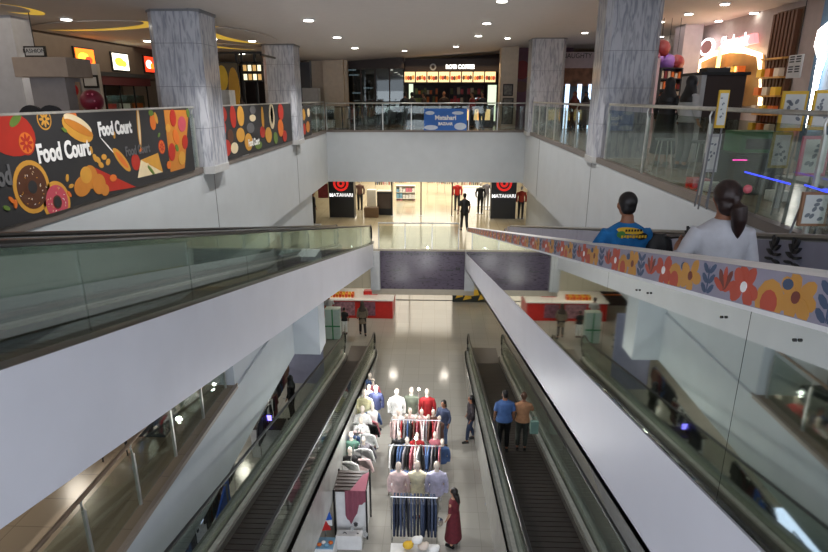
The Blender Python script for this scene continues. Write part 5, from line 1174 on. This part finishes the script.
for i, px in enumerate((23, 43)):
    p = at(px, 112, Y=8.2); t = thing('bar_stool', ('black round backed stool at the far left behind banner', 'black round backed stool right of the other one')[i], 'stool', (p.x, 8.2, .01)); MB().loft([(0, 0, .7, .2, .2), (0, 0, .76, .2, .2)], 16).build('seat', DARK, t); MB(MQ).ell(0, 1.08, .2, .2, -.02, .02, 0, 20).build('backrest', DARK, t, loc=(0, .18, 0))
    for k in range(4): a = PI/4+k*PI/2; MB().tube([(.12*math.cos(a), .12*math.sin(a), .7), (.22*math.cos(a), .22*math.sin(a), 0)], .014, 6).build('leg', DARK, t)
# frame stall between the left columns
t = thing('frame_stall', 'black framed stall with lit photo menu between the left columns', 'stall', (0, 0, 0))
Yf = 16.2; r = fr(213, 56, 262, 104, Yf)
for px in (245, 258, 240): p = at(px, 100, Y=Yf); MB().box(p.x-.03, Yf-.03, 0, p.x+.03, Yf+.03, 2.5).build('post', DARK, t)
a = at(205, 58, Y=Yf); b = at(262, 60, Y=Yf)
for zz_ in (2.25, 2.5): MB().box(a.x, Yf-.03, zz_, b.x, Yf+.03, zz_+.05).build('beam', DARK, t)
MB().box(b.x-.05, Yf, 2.45, b.x, Yf+1.4, 2.5).build('beam', DARK, t)
r = fr(244, 64, 263, 82, Yf); MB().box(r[0], Yf-.1, r[1], r[2], Yf-.04, r[3]).build('menu_casing', DARK, t)
m = MB(MQ); wq = (r[2]-r[0])/4
for k in range(4):
    for j in range(2): m.box(r[0]+k*wq+.02, r[1]+.05+j*(r[3]-r[1])/2, 0, r[0]+(k+1)*wq-.02, r[1]+(j+1)*(r[3]-r[1])/2-.03, .01, (k+j) % 2)
m.build('lit_menu', [emit('menu_pale', (240, 230, 190), 1.4), emit('menu_tan', (190, 150, 90), 1.0)], t, loc=(0, Yf-.1, 0))
r = fr(216, 63, 238, 106, 15); t = thing('food_backdrop', 'yellow and orange food print standing between the left columns', 'panel', ((r[0]+r[2])/2, 15, 0)); w = (r[2]-r[0])/2
MB().box(-w, 0, 0, w, .04, r[3]).build('panel', mat('print_board', (92, 80, 60), .6), t)
m = MB(MQ); m.ell(-.1, r[3]-.35, .14, .3, 0, .01, 0, 16); m.ell(.18, r[3]-.6, .14, .5, 0, .012, 1, 16); m.ell(-.22, r[3]-.8, .1, .2, 0, .014, 2, 12); m.build('food_pictures', [YEL, mat('mustard', (190, 140, 40), .5), ORG], t)
r = fr(216, 90, 230, 106, 14.2); sbox('metal_urn', 'grey metal box shaped cooker between the left columns', 'cooker', (r[0], r[1], r[2], r[3]), 14.2, .4, STEEL)
cwx = (r[0]+r[2])/2
t = thing('counter', 'pale service counter under the metal cooker', 'counter', ((r[0]+r[2])/2, 14.2, 0)); MB().box(-.9, 0, 0, .35, .5, r[1]-.01).build('cabinet', PALE, t)
for i, px in enumerate((243, 252)):
    p = at(px-10, 100, Y=16.0); tag(MB().loft([(0, 0, 0, .08, .08), (0, 0, .25, .1, .1), (0, 0, .3, .05, .05), (0, 0, .42, .04, .04)], 12).build('bottle', BROWN, loc=(p.x, 15.95, .98)), ('left', 'right')[i]+' brown bottle on the bar between the left columns', 'bottle')
t = thing('bar_counter', 'dark bar behind the shorter food banner', 'counter', (-5.6, 15.9, 0)); MB().box(-.6, -.2, 0, .6, .3, .98).build('cabinet', BROWN, t)
# cove light troughs in the left ceiling
def cove(a, b, c, d, label):
    p, q_ = at(a, b, Z=2.98), at(c, d, Z=2.98)
    t = thing('cove_light', label, 'ceiling light', ((p.x+q_.x)/2, (p.y+q_.y)/2, 3.0)); L_ = (q_-p).length/2; an = math.atan2(q_.y-p.y, q_.x-p.x); t.rotation_euler = (0, 0, an)
    MB().ell(0, 0, L_, .8, -.012, 0, 0, 28).build('glow_strip', COVE, t); MB().ell(0, -.3, L_*.98, .6, -.03, -.012, 0, 28).build('inner_panel', CEIL, t)
cove(44, 30, 152, 23, 'long yellow ceiling cove at the upper left'); cove(-5, 10, 32, 10, 'short yellow ceiling cove at the far left corner'); cove(206, 27, 262, 44, 'yellow ceiling cove between the left marble columns')
cove(208, 44, 262, 50, 'second yellow ceiling cove, lower one between the left columns')
